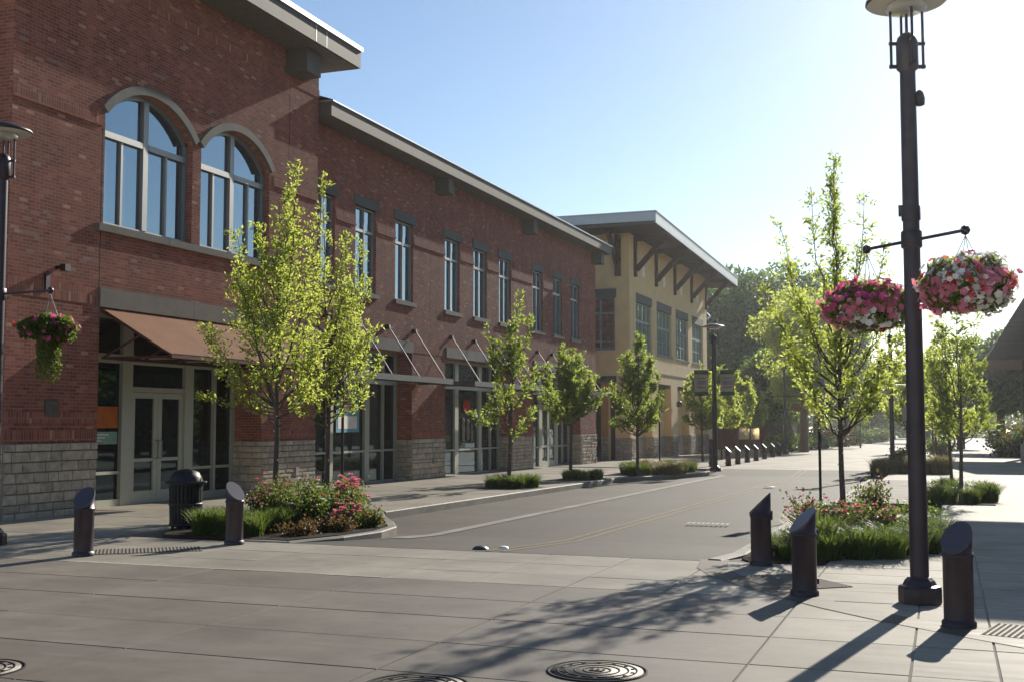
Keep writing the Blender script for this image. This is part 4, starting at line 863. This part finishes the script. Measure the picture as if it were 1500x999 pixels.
# --- sign posts
def signpost(x, y, h, label, panel=None, pm='sign_grey', r=.028):
    z = gz(y); t = thing('sign_post', label, 'sign post', (x, y, z)); MB().tube([(x, y, z - .02), (x, y, z + h)], r, 10).build('post', 'black_metal', t); MB().lathe((x, y, z), [(r * 2, 0), (r * 2, .02), (r, .06)], 10).build('base', 'black_metal', t)
    if panel:
        px, pw, z0, z1 = panel; MB().box(x - pw / 2, x + pw / 2, y - r - .012, y - r - .002, z0, z1).build('sign_panel', pm, t)
    return t
sp = signpost(-11.0, 20.1, 2.5, 'slim dark post with small light behind the left trees'); MB().box(-11.08, -10.92, 20.0, 20.2, 2.1, 2.42).build('sign_box', 'black_metal', sp)
MB().lathe((-10.98, 20.1, 2.42), [(.05, 0), (.07, .05), (.05, .2), (.01, .26)], 12).build('post_light', 'white_paint', sp)
signpost(-2.36, 24.0, 2.6, 'dark sign post with grey sign back at the right flower bed', (0, .24, 2.03, 2.5))
signpost(-9.75, 41.6, 2.75, 'slim dark post beside the tree before the yellow building', (0, .26, 2.3, 2.65), 'header_grey')
signpost(-1.32, 45.2, 2.55, 'sign post in the grassy island with white sign', (0, .3, 1.7, 2.2), 'sign_grey')

# ================================================================= PLANTS
AX = np.array([.937, .349, 0]); AV = np.array([-.349, .937, 0])
def tree(loc, label, limbs, H, leaf, seed, trunk_r=.05, ll=.074, lw=.015, nper=720, extra=10, z_fork=1.6, crown=None, group=None, lights=True, spread=.3, cat='tree', name='young_tree', woody='bark'):
    """limbs: (u, v, z_tip, z_start, weight); crown: list of (z, radius) used for the extra random limbs"""
    rng = np.random.default_rng(seed); t = thing(name, label, cat, loc, group); c = np.array([loc[0], loc[1], 0.0]); z0 = loc[2]
    L = [tuple(l) for l in limbs]
    if crown:
        cz = np.array([q[0] for q in crown]); cr = np.array([q[1] for q in crown])
        for k in range(extra):
            zt_ = rng.uniform(cz[0], cz[-1]); r = np.interp(zt_, cz, cr) * rng.uniform(.55, 1.0); a = rng.uniform(0, 2 * np.pi)
            L.append((r * math.cos(a), r * math.sin(a), zt_, max(z_fork * .95, zt_ - rng.uniform(.3, .9) - r * .55), .55))
    tb = MB(); top = max(l[3] for l in L); lean = rng.normal(size=2) * .012
    tp = [(c[0] + lean[0] * k + rng.normal() * .008, c[1] + lean[1] * k + rng.normal() * .008, z0 + (top - z0) * k / 6) for k in range(7)]
    tb.tube(tp, [trunk_r * (1.25 if k == 0 else 1.05 - .1 * k) for k in range(7)], 9); tb.build('trunk', woody, t)
    br = MB(); P = []; D = []
    for (u, v, zt_, zs, wgt) in L:
        tip = c + AX * u + AV * v + [0, 0, zt_]; s_ = c + [0, 0, zs]; mid = c + (AX * u + AV * v) * .75 + [0, 0, zs + (zt_ - zs) * .38]
        ts = np.linspace(0, 1, 9); path = np.array([(1 - q) ** 2 * s_ + 2 * q * (1 - q) * mid + q * q * tip for q in ts]); path[1:-1] += rng.normal(size=(7, 3)) * .022
        r0 = trunk_r * .42 * (.5 + .5 * wgt); br.tube(path, [max(.004, r0 * (1 - .85 * q)) for q in ts], 5, cap=False)
        ln = np.linalg.norm(tip - s_); ntw = int(9 + 15 * ln * wgt ** .5 * nper / 620)
        for _ in range(ntw):
            q = rng.uniform(.22, 1.0) ** .8; i = min(7, int(q * 8)); base = path[i] + (path[i + 1] - path[i]) * (q * 8 - i)
            dr = unit(path[i + 1] - path[i]) * 1.1 + rng.normal(size=3) * .85; dr[2] = abs(dr[2]) * .8 + .1; dr = unit(dr)
            tl_ = spread * rng.uniform(.5, 1.25) * (1.15 - .55 * q); end = base + dr * tl_
            if rng.random() < .45: br.tube([base, base + dr * tl_ * .9], [.0045, .002], 3, cap=False, smooth=False)
            m_ = rng.integers(7, 12); tt = rng.uniform(.15, 1.05, m_)[:, None]; P.append(base + (end - base) * tt + rng.normal(size=(m_, 3)) * .018)
            dd = dr + rng.normal(size=(m_, 3)) * .75; dd[:, 2] -= .1; D.append(dd)
    br.build('limbs', woody, t); P = np.concatenate(P); D = np.concatenate(D)
    V, F = leafgeo(P, D, ll, lw, rng); npmesh('crown', V, F, [leaf], t)
    if lights:
        lg = MB()
        for k in range(16):
            zz_ = z0 + .3 + (top - z0 - .35) * k / 16; a = k * 1.9; lg.lathe((c[0] + lean[0] * zz_ + trunk_r * 1.08 * math.cos(a), c[1] + trunk_r * 1.08 * math.sin(a), zz_), [(.002, -.014), (.011, 0), (.002, .014)], 6)
        lg.build('string_lights', 'white_paint', t)
    return t
LB_ = 'leaf_bright'
tree((-10.5, 16.9, gz(16.9)), 'young tree with upright branches before the brown awning, taller left one of the pair',
     [(.3, 0, 6.0, 2.6, 1.2), (.12, .1, 5.5, 2.4, 1), (.02, -.15, 5.35, 2.2, .9), (-.35, .1, 4.9, 2.2, .8), (-.72, 0, 4.85, 2.0, .9), (-.6, .3, 4.2, 1.9, .8), (-1.2, -.1, 3.25, 1.9, .7), (-1.1, .1, 2.7, 1.85, .45), (-1.25, 0, 2.05, 1.8, .3), (-.7, .2, 2.1, 1.75, .3),
      (.55, -.1, 4.6, 2.2, 1), (.5, .3, 3.8, 2.1, .9), (.8, 0, 3.2, 1.9, .9), (.45, -.4, 3.0, 1.8, .8), (.7, .2, 2.5, 1.7, .8), (-.4, -.4, 3.6, 1.9, .8), (0, .5, 4.2, 2, .9), (.1, -.5, 4.3, 2.1, .8)], 6, LB_, 21, .05, crown=[(2.2, .9), (3, 1.15), (4, .95), (5, .55)], extra=22)
tree((-11.0, 19.5, gz(19.5)), 'young tree at the right end of the left flower bed, before the first canopy',
     [(-.1, 0, 6.35, 2.8, 1), (-.35, .1, 5.4, 2.4, .9), (.3, 0, 5.2, 2.3, 1), (.62, .1, 5.1, 2.2, 1), (.72, -.1, 4.3, 2.0, 1), (.85, 0, 3.4, 1.9, 1), (.95, .2, 2.8, 1.8, .8), (.8, -.3, 2.3, 1.7, .7), (-.5, .3, 4.2, 2, .9), (-.55, -.2, 3.2, 1.8, .9), (-.3, .4, 2.6, 1.7, .7), (.2, .5, 3.8, 2, .9), (.2, -.5, 3.4, 1.9, .9)],
     6, LB_, 22, .05, crown=[(2.0, .85), (3, 1.1), (4, .95), (5.2, .6)], extra=24)
tree((-10.85, 28.9, gz(28.9)), 'slender tree in a grass patch before the middle storefront', [(.25, 0, 5.0, 2.5, 1), (-.5, 0, 4.1, 2.2, .6), (.55, .1, 4.4, 2.4, .7), (-.3, -.2, 3.4, 2, .8), (.1, .3, 4.3, 2.2, .8), (.75, 0, 3.1, 1.9, .7), (-.95, .1, 1.9, 1.3, .35), (-.6, -.1, 2.0, 1.3, .35), (.6, 0, 1.95, 1.2, .55), (.35, -.2, 1.5, .95, .4), (-.25, 0, 2.9, 1.8, .9), (.5, -.2, 2.7, 1.8, .7)],
     5, 'leaf_mid', 23, .055, crown=[(2.3, .6), (3.2, .55), (4.3, .35)], extra=12, ll=.11, lw=.022, nper=420)
tree((-11.0, 34.8, gz(34.8)), 'rounded small tree before the far storefront door', [(-.2, 0, 4.05, 2, 1), (.3, 0, 3.7, 2, 1), (-.75, 0, 3.4, 1.7, 1), (.8, 0, 3.1, 1.7, 1), (1.1, .1, 2.7, 1.6, .8), (-.9, .1, 2.6, 1.5, .9)], 4, 'leaf_mid', 24, .055, crown=[(1.7, .9), (2.4, 1.1), (3.2, .8), (3.9, .3)], extra=34, ll=.12, lw=.025, nper=420, lights=False, spread=.3)
tree((-9.85, 38.7, gz(38.7)), 'dense egg-shaped tree before the yellow building corner', [(0, 0, 4.75, 2.2, 1), (-.3, .2, 4.0, 2, 1), (.4, 0, 3.8, 2, 1), (-.85, 0, 2.9, 1.5, 1), (.9, 0, 2.8, 1.5, 1)], 4.7, 'leaf_mid', 25, .055, crown=[(1.7, .9), (2.4, 1.05), (3.2, .8), (4.0, .4), (4.6, .15)], extra=44, ll=.12, lw=.026, nper=440, lights=False, spread=.3, z_fork=1.2)
gr = 'small street trees in the row before the yellow building'
for i, (x, y, h, lb) in enumerate(((-11.2, 57.0, 4.3, 'first bright tree of the row behind the bannered lamp, half behind its post'), (-10.9, 60.5, 4.5, 'second bright tree of the row, just right of the bannered lamp'), (-10.9, 65.5, 4.4, 'third bright tree of the row, above the far bollards'), (-11.0, 70.5, 4.2, 'last bright tree of the row, next to the dark brick building'))):
    tree((x, y, gz(y)), lb, [(0, 0, h, 2, 1), (-.7, 0, h * .78, 1.6, 1), (.7, 0, h * .8, 1.6, 1)], h, LB_, 30 + i, .055, crown=[(1.4, .9), (2.4, 1.25), (3.3, .95), (h - .2, .25)], extra=40, ll=.17, lw=.04, nper=300, lights=False, spread=.35, z_fork=1.3, group=gr)
tree((-1.335, 16.6, gz(16.6)), 'tall young tree with fanning upright leaders in the right flower bed',
     [(-0.03, 0.0, 5.34, 2.67, 1.5), (0.0, 0.08, 5.04, 2.52, 1.2), (-0.11, -0.08, 4.81, 2.52, 1), (-0.34, 0.08, 4.93, 2.52, 0.8), (0.38, 0.0, 4.77, 2.37, 0.9), (0.32, 0.11, 4.19, 2.29, 0.8), (-0.8, 0.0, 4.35, 2.29, 0.6), (-0.69, 0.08, 3.89, 2.14, 0.8), (0.67, 0.08, 4.19, 2.29, 0.5), (-1.03, 0.08, 3.51, 2.07, 0.9), (-0.91, -0.23, 3.06, 1.91, 1), (0.84, 0.0, 2.9, 1.91, 1), (0.69, 0.16, 2.29, 1.68, 1), (-0.69, 0.16, 2.6, 1.76, 1), (-0.53, -0.16, 2.14, 1.68, 0.9), (0.53, -0.23, 2.52, 1.76, 1), (0.23, 0.38, 2.9, 1.83, 1), (-0.16, -0.38, 2.82, 1.83, 1)],
     6.5, LB_, 41, .043, crown=[(1.8, .7), (2.3, .95), (2.9, .95), (3.6, .7)], extra=16, ll=.07, lw=.014, spread=.24, nper=700, z_fork=1.5)
# (second tree of this view is the large bright one at the far left kerb, below)
tree((.3, 27.2, gz(27)), 'right-hand young tree on double trunk behind the big lamp post, in the grass clump', [(0, 0, 4.6, 2.3, 1), (-.35, 0, 4.0, 2, .9), (.4, 0, 3.9, 2, .8), (.6, .1, 2.9, 1.7, .8), (-.5, .1, 2.9, 1.7, .8), (.65, -.1, 1.7, 1.2, .6), (-.45, -.1, 1.8, 1.2, .6), (.2, .3, 3.2, 1.8, .8)], 4.5, 'leaf_mid', 43, .045, crown=[(1.4, .6), (2.4, .75), (3.6, .5)], extra=12, ll=.11, lw=.02, nper=460, lights=False, z_fork=1.1)
tree((.12, 28.4, gz(28)), 'thin leaning tree just left of the double-trunk tree', [(-.2, 0, 4.0, 2.2, 1), (-.5, 0, 3.1, 1.7, .8), (.3, 0, 3.2, 1.7, .7), (-.6, .1, 2.2, 1.3, .7)], 4, LB_, 44, .04, crown=[(1.5, .6), (2.6, .7), (3.6, .3)], extra=12, ll=.11, lw=.02, nper=420, lights=False, z_fork=1.1)
mg = 'young trees lining the far end of the street'
for i, (x, y, h, lb) in enumerate(((-1.35, 50, 5.0, 'narrow tree in the grassy island, left of the big lamp post'), (-.4, 56, 5.2, 'tree just left of the big lamp post, far side of the island'), (-.6, 66, 5.4, 'far tree seen just right of the big lamp post'), (-6.9, 105, 6.2, 'far street tree at the left kerb'), (-1.8, 84, 5.8, 'far street tree on the right kerb, beyond the island'))):
    tree((x, y, gz(y)), lb, [(0, 0, h, 2, 1), (-.6, 0, h * .78, 1.6, 1), (.6, 0, h * .8, 1.6, 1)], h, LB_ if i < 3 else 'leaf_mid', 50 + i, .06, crown=[(1.5, .9), (2.6, 1.1), (3.6, .9), (h - .3, .3)], extra=26, ll=.17, lw=.036, nper=300, lights=False, spread=.36, z_fork=1.3, group=mg)
# big mature trees: clumped crowns
def bigtree(loc, label, H, R, leaf, seed, n=16000, zlo=2.0, trunk_r=.3, ll=.34, group=None, squash=1.0, name='mature_tree', lump=22):
    rng = np.random.default_rng(seed); t = thing(name, label, 'tree', loc, group); c = np.array(loc)
    MB().tube([(c[0], c[1], c[2] - .1), (c[0] + .1, c[1], c[2] + H * .35), (c[0] - .1, c[1] + .1, c[2] + H * .75)], [trunk_r * 1.2, trunk_r * .8, trunk_r * .25], 9).build('trunk', 'bark', t)
    br = MB(); hc = (H - zlo) / 2; cc = c + [0, 0, zlo + hc]; dirs = unit(rng.normal(size=(lump, 3))); rad = rng.uniform(.35, .86, lump)
    cen_ = cc + dirs * np.array([R, R, hc]) * rad[:, None]; 
    for q in cen_[:14]: br.tube([c + [0, 0, H * .28 + rng.uniform(0, H * .2)], (c + q) / 2 + [0, 0, H * .25], q], [trunk_r * .4, trunk_r * .22, .03], 5, cap=False)
    br.build('limbs', 'bark', t)
    k = rng.integers(0, lump, n); rs = R * rng.uniform(.26, .5, lump); d = unit(rng.normal(size=(n, 3))) * (rng.uniform(.45, 1.06, n) ** .6)[:, None]
    P = cen_[k] + d * rs[k][:, None] * np.array([1, 1, .8]) + rng.normal(size=(n, 3)) * .12; P = P[P[:, 2] > c[2] + zlo * .7]
    V, F = leafgeo(P, rng.normal(size=P.shape) + [0, 0, -.1], ll, ll * .36, rng); npmesh('crown', V, F, [leaf], t); return t
fg = 'mature dark trees beyond the end of the buildings'
bigtree((-16.5, 108, gz(108)), 'big dark leafy tree right of the yellow building, its crown against the sky', 17.8, 6.6, 'leaf_dark', 61, 26000, 3, ll=.42, lump=34)
bigtree((-11.3, 112, gz(112)), 'big dark tree behind the bright young trees, centre of the dark mass', 16.0, 5.6, 'leaf_dark', 62, 24000, 2.5, ll=.42, lump=30)
bigtree((-9.35, 84, gz(84)), 'large bright green tree at the far left kerb, left of the tall young tree', 11.8, 3.2, 'leaf_bright', 60, 15000, 2.6, ll=.24, lump=34)
bigtree((11, 45, gz(45)), 'leafy tree across the plaza, reflected in the entrance glass', 9, 4.2, 'leaf_dark', 75, 8000, 1.2, ll=.3, trunk_r=.25)
bigtree((13, 56, gz(56)), 'second leafy tree across the plaza, behind the pavilion line', 10, 4.6, 'leaf_dark', 76, 8000, 1.2, ll=.34)
bigtree((16.5, 36, gz(36)), 'leafy tree at the far side of the plaza canopy', 10, 5, 'leaf_dark', 77, 8000, 1.2, ll=.34)
bigtree((-19.5, 96, gz(96)), 'lower dark tree just behind the corner of the yellow building', 9.5, 3.6, 'leaf_dark', 63, 14000, 1.5, ll=.36)
bigtree((-12.4, 88, gz(88)), 'dark bushy tree before the dark brick building', 7.6, 2.8, 'leaf_dark', 64, 11000, 2.0, ll=.3)
bigtree((-10.0, 132, gz(132)), 'far tree closing the left side of the street', 11.5, 4.0, 'leaf_dark', 65, 12000, 2, ll=.4, group=fg)
bigtree((-10.0, 160, gz(160)), 'farther tree closing the left side of the street', 11, 4.0, 'leaf_dark', 66, 9000, 1.5, ll=.45, group=fg)
bigtree((-2.0, 150, gz(150)), 'far tree on the right side at the street end', 10, 3.5, 'leaf_dark', 67, 9000, 1.5, ll=.45, group=fg)
bigtree((-8.5, 215, gz(215)), 'farthest tree at the end of the street', 14, 8, 'leaf_dark', 68, 9000, 1, ll=.6, group=fg)
bigtree((3.6, 88, gz(88)), 'dark tree behind the pavilion seen under its roof, left side', 8.5, 3.2, 'leaf_dark', 69, 12000, 1.5, ll=.32)
bigtree((8.5, 92, gz(92)), 'dark tree behind the pavilion at the right edge', 10, 4.6, 'leaf_dark', 70, 14000, 1.5, ll=.36)
bigtree((1.2, 104, gz(104)), 'dark tree between the street end and the pavilion', 8.0, 3.0, 'leaf_dark', 71, 9000, 1.5, ll=.36)
bigtree((17, 84, gz(84)), 'broad tree far to the right, mostly outside the photo', 11, 5, 'leaf_dark', 72, 9000, 1.5, ll=.42)
bigtree((-1.0, 262, gz(262)), 'low tree mass across the very end of the street', 13, 11, 'leaf_dark', 73, 9000, .5, ll=.8, group=fg)
# --- shrubs, grasses, roses
def shrub(loc, R, H, leaf, label, seed, flowers=None, nf=30, ll=.05, n=2600, cat='shrub', name='shrub', group=None, fs=.046):
    rng = np.random.default_rng(seed); t = thing(name, label, cat, loc, group); c = np.array(loc)
    sm_ = MB(); ends = []
    for k in range(16):
        a = rng.uniform(0, 6.28); r = R * rng.uniform(.3, .95); e = c + [r * math.cos(a), r * math.sin(a), H * rng.uniform(.55, 1.0) * (1 - .3 * r / R)]; ends.append(e); sm_.tube([c, (c + e) / 2 + [0, 0, H * .12], e], [.012, .008, .004], 4, cap=False)
    sm_.build('stems', 'bark', t); ends = np.array(ends)
    k = rng.integers(0, 16, n); tt = rng.uniform(.25, 1.05, n)[:, None]; P = c + (ends[k] - c) * tt + rng.normal(size=(n, 3)) * R * .16; P[:, 2] = np.maximum(P[:, 2], c[2] + .03)
    V, F = leafgeo(P, rng.normal(size=(n, 3)) + [0, 0, .3], ll, ll * .36, rng); npmesh('foliage', V, F, [leaf] if isinstance(leaf, str) else leaf, t, None if isinstance(leaf, str) else rng.integers(0, len(leaf), n).repeat(2))
    if flowers:
        V = []; F = []; mi = []
        cs = ends[rng.integers(0, 16, nf)] + rng.normal(size=(nf, 3)) * R * .16 + [0, 0, .02]
        for i in range(nf):
            for ly in range(3):
                for q in range(6):
                    an = q * 1.047 + ly * .5 + i; s_ = fs * (1 - ly * .25) * rng.uniform(.8, 1.15); k0 = len(V); d = np.array([math.cos(an), math.sin(an), .25 + ly * .5]); sd2 = np.array([-math.sin(an), math.cos(an), 0])
                    V += [cs[i], cs[i] + d * s_ * .7 + sd2 * s_ * .5, cs[i] + d * s_, cs[i] + d * s_ * .7 - sd2 * s_ * .5]; F += [(k0, k0 + 1, k0 + 2), (k0, k0 + 2, k0 + 3)]; mi += [i % len(flowers)] * 2
        npmesh('blossoms', np.array(V), F, flowers, t, mi)
    return t
def clump(H, R, n, seed, leaf, wd=.006, lean=.7):
    rng = np.random.default_rng(seed); a = rng.uniform(0, 6.28, n); r = R * np.sqrt(rng.random(n)) * .6
    return blades(np.stack([r * np.cos(a), r * np.sin(a), np.zeros(n)], 1), H, lean, rng, wd)
def grasses(pts, H, R, n, label, group, seed, leaf='leaf_grass', wd=.006, lean=.7):
    variants = []
    for k in range(3):
        V, F = clump(H, R, n, seed + k, leaf, wd, lean); o = npmesh('grass_clump', V, F, [leaf]); variants.append(o)
    rg = random.Random(seed)
    for i, (x, y) in enumerate(pts):
        o = variants[i] if i < 3 else variants[i % 3].copy()
        if i >= 3: COL.objects.link(o)
        o.location = (x, y, gz(y) + .005); o.rotation_euler[2] = rg.uniform(0, 6.28); s_ = rg.uniform(.8, 1.2); o.scale = (s_, s_, s_ * rg.uniform(.85, 1.1)); tag(o, label, 'ornamental grass', group)
rg = random.Random(4)
def scatter(x0, x1, y0, y1, n): return [(rg.uniform(x0, x1), rg.uniform(y0, y1)) for _ in range(n)]
grasses([(-10.15, 14.45), (-9.8, 14.5), (-9.55, 14.85), (-10.3, 15.0), (-9.9, 15.2), (-9.35, 14.45), (-9.45, 15.3)], .5, .3, 620, 'bright green grass clump behind the bollard at the left flower bed', 'grass clumps in the left flower bed', 100)
grasses([(-1.0, 14.75), (-.7, 14.95), (-.4, 15.5), (-1.35, 14.5), (-.2, 15.9), (-.75, 15.7), (-1.15, 15.4), (-1.5, 15.1), (-.3, 16.5), (-.5, 16.2), (-1.7, 15.0), (-.2, 17.1), (-.4, 17.4), (-1.45, 15.0)], .5, .34, 430, 'dense green grass clump at the front of the right flower bed', 'grass clumps in the right flower bed', 110, lean=1.0, wd=.008)
grasses([(-1.75, 14.4), (-2.0, 14.6), (-1.9, 15.2), (-2.05, 15.7), (-1.8, 16.3), (-2.05, 16.6)], .3, .26, 420, 'low green groundcover plant between the two right bollards', 'low plants at the road end of the right flower bed', 120, lean=1.0)
grasses(scatter(-11.4, -10.3, 28.5, 29.7, 9), .42, .3, 300, 'green grass clump round the slender tree by the middle storefront', 'grass clumps in the first tree patch', 130, wd=.009)
grasses(scatter(-11.35, -10.3, 34, 35.8, 9), .36, .3, 300, 'green grass clump round the rounded small tree', 'grass clumps in the second tree patch', 140, wd=.01)
grasses(scatter(-10.5, -8.8, 39.2, 43.2, 22), .5, .4, 320, 'olive grass clump in the kerb bed under the egg-shaped tree', 'grass clumps in the kerb bed before the yellow building', 150, 'leaf_dry', wd=.01)
grasses(scatter(-10.5, -8.8, 38.8, 43.2, 14), .5, .4, 320, 'green grass clump in the kerb bed under the egg-shaped tree', 'green clumps in the kerb bed before the yellow building', 155, 'leaf_grass', wd=.01)
grasses(scatter(-.3, .85, 26.4, 29.2, 18), .5, .35, 420, 'green grass clump at the foot of the double-trunk tree', 'grass clumps round the right-hand trees', 160, wd=.009)
grasses(scatter(-2.4, 0, 44.2, 48, 26), .72, .45, 340, 'tall mixed grass clump in the island at the street centre', 'grass clumps in the island right of the road', 170, 'leaf_dry', wd=.012)
grasses(scatter(-2.4, 0, 44.2, 48, 20), .66, .45, 340, 'green grass clump in the island at the street centre', 'green clumps in the island right of the road', 175, 'leaf_grass', wd=.012)
rose = 'rose bushes in the left flower bed'
shrub((-10.2, 16.2, gz(16)), .5, .8, ['leaf_rose', 'leaf_rust'], 'reddish-leaved rose bush behind the left bollard', 201, ['petal_coral'], 14, group=rose)
shrub((-9.5, 16.0, gz(16)), .6, .82, 'leaf_rose', 'largest rose bush at the foot of the left tree with white and coral blooms', 202, ['petal_coral', 'petal_white', 'petal_pink'], 34, n=4200, group=rose)
shrub((-9.1, 16.7, gz(16)), .5, .72, 'leaf_rose', 'rose bush in the middle of the left bed with pink blooms low down', 203, ['petal_pink', 'petal_white', 'petal_coral'], 26, n=3200, group=rose)
shrub((-9.9, 17.6, gz(17)), .5, .8, ['leaf_rose', 'leaf_rust'], 'rose bush with rusty tips under the second tree', 204, ['petal_coral', 'petal_white'], 18, group=rose)
shrub((-8.75, 16.1, gz(16)), .28, .42, 'leaf_rose', 'rose bush at the kerb end covered in bright pink blooms', 205, ['petal_pink'], 40, n=900, group=rose, fs=.055)
shrub((-9.3, 17.3, gz(17)), .34, .8, 'leaf_rose', 'tall pink rose at the right end of the left bed', 206, ['petal_pink'], 46, n=900, group=rose, fs=.06)
shrub((-8.6, 15.6, gz(15)), .3, .22, 'leaf_rust', 'low dark creeping plant at the front of the left bed', 207, n=900); shrub((-8.9, 14.9, gz(15)), .35, .2, 'leaf_rust', 'low creeping plant by the bollard in the left bed', 208, n=900)
shrub((-8.55, 16.5, gz(16)), .3, .3, ['leaf_rose', 'leaf_rust'], 'small low plant at the kerb tip of the left bed', 209, n=900)
rose = 'rose bushes in the right flower bed'
shrub((-1.6, 15.9, gz(16)), .42, .62, ['leaf_rose', 'leaf_rust'], 'rose bush with coral blooms left in the right bed', 211, ['petal_coral', 'petal_pink'], 30, group=rose)
shrub((-1.2, 16.1, gz(16)), .5, .62, 'leaf_rose', 'rose bush with many coral blooms at the foot of the tall young tree', 212, ['petal_coral', 'petal_pink'], 60, n=3000, group=rose)
shrub((-.85, 16.3, gz(16)), .4, .6, 'leaf_rose', 'rose bush with pink blooms near the big lamp post', 213, ['petal_pink', 'petal_coral'], 26, group=rose)
shrub((-1.9, 16.7, gz(17)), .35, .85, ['leaf_rose', 'leaf_rust'], 'thin tall rose shoots at the road edge of the right bed', 214, ['petal_pink'], 5, n=420, group=rose)
shrub((-1.0, 17.6, gz(17)), .34, .95, ['leaf_rust', 'leaf_rose'], 'dark red-leaved shrub standing tall in the right bed', 215, n=1900)
shrub((-1.6, 18.4, gz(18)), .5, .5, 'leaf_rose', 'green low shrub behind the coral roses', 216, n=1600); shrub((-.5, 18.2, gz(18)), .45, .5, 'leaf_rose', 'green low shrub behind the big lamp post', 217, n=1600)
shrub((-1.3, 46.5, gz(46)), .8, 1.0, ['leaf_dry', 'leaf_rose'], 'taller loose shrub in the island right of the road', 218, n=2400, ll=.1)
far_s = 'low shrubs along the far left kerb'
for i, (x, y, r, h, lf) in enumerate(((-10.6, 80, 1.2, 1.2, 'leaf_rose'), (-10.4, 86, 1.3, 1.3, 'leaf_dark'), (-10.2, 92, 1.2, 1.1, 'leaf_rose'), (-9.8, 100, 1.5, 1.4, 'leaf_dark'), (-9.2, 112, 1.5, 1.5, 'leaf_rust'), (-8.9, 124, 1.6, 1.5, 'leaf_rose'), (-8.3, 140, 1.8, 1.6, 'leaf_dark'), (-7.9, 160, 2, 2, 'leaf_rose'))):
    shrub((x, y, gz(y)), r, h, lf, 'low shrub along the far left kerb, ' + ['nearest of the line', 'second of the line', 'third of the line', 'fourth of the line', 'reddish one of the line', 'sixth of the line', 'seventh of the line', 'farthest of the line'][i], 230 + i, n=1500, ll=.22, group=far_s)
shrub((4.0, 74, gz(74)), 2.0, 1.9, ['leaf_rust', 'leaf_dark'], 'big rounded reddish shrub before the pavilion', 240, n=5200, ll=.2)
shrub((5.3, 76, gz(76)), 1.6, 1.7, 'leaf_dark', 'dark rounded shrub right of the reddish one', 241, n=4000, ll=.2)
shrub((-.4, 72, gz(72)), 1.0, 1.1, 'leaf_rose', 'bright low shrub right of the big lamp post in the distance', 242, n=2000, ll=.16)

# distant wood closing the horizon: one mass nobody could count
rng = np.random.default_rng(300); n = 60000
xx = rng.uniform(-150, 160, n); yy = rng.uniform(262, 300, n); top = 9 + 3 * np.sin(xx * .13) + 2.2 * np.sin(xx * .41 + 1) + 1.2 * np.sin(xx * 1.1)
P = np.stack([xx, yy, -1.9 + top * rng.random(n) ** .7], 1); V, F = leafgeo(P, rng.normal(size=(n, 3)), 1.1, .4, rng)
tag(npmesh('distant_wood', V, F, ['leaf_dark']), 'distant wood closing the end of the street on the horizon', 'wood', kind='stuff')

# ---- haze volume added to imitate veiling sun glare and lift the shadows
hz = MB(); hz.box(-720, 720, -70, 905, -8.5, 24)
me = hz.mesh('haze'); hm = bpy.data.materials.new('glare_haze'); hm.use_nodes = True; hn = hm.node_tree; hn.nodes.clear()
pv = hn.nodes.new('ShaderNodeVolumePrincipled'); pv.inputs['Density'].default_value = .0003; pv.inputs['Color'].default_value = (.9, .95, 1, 1); pv.inputs['Anisotropy'].default_value = .75
ho = hn.nodes.new('ShaderNodeOutputMaterial'); hn.links.new(pv.outputs[0], ho.inputs['Volume']); me.materials.append(hm); tag(link('haze', me), 'thin pale haze volume added to imitate veiling glare from the sun', 'haze', kind='stuff')
S.cycles.volume_bounces = 0
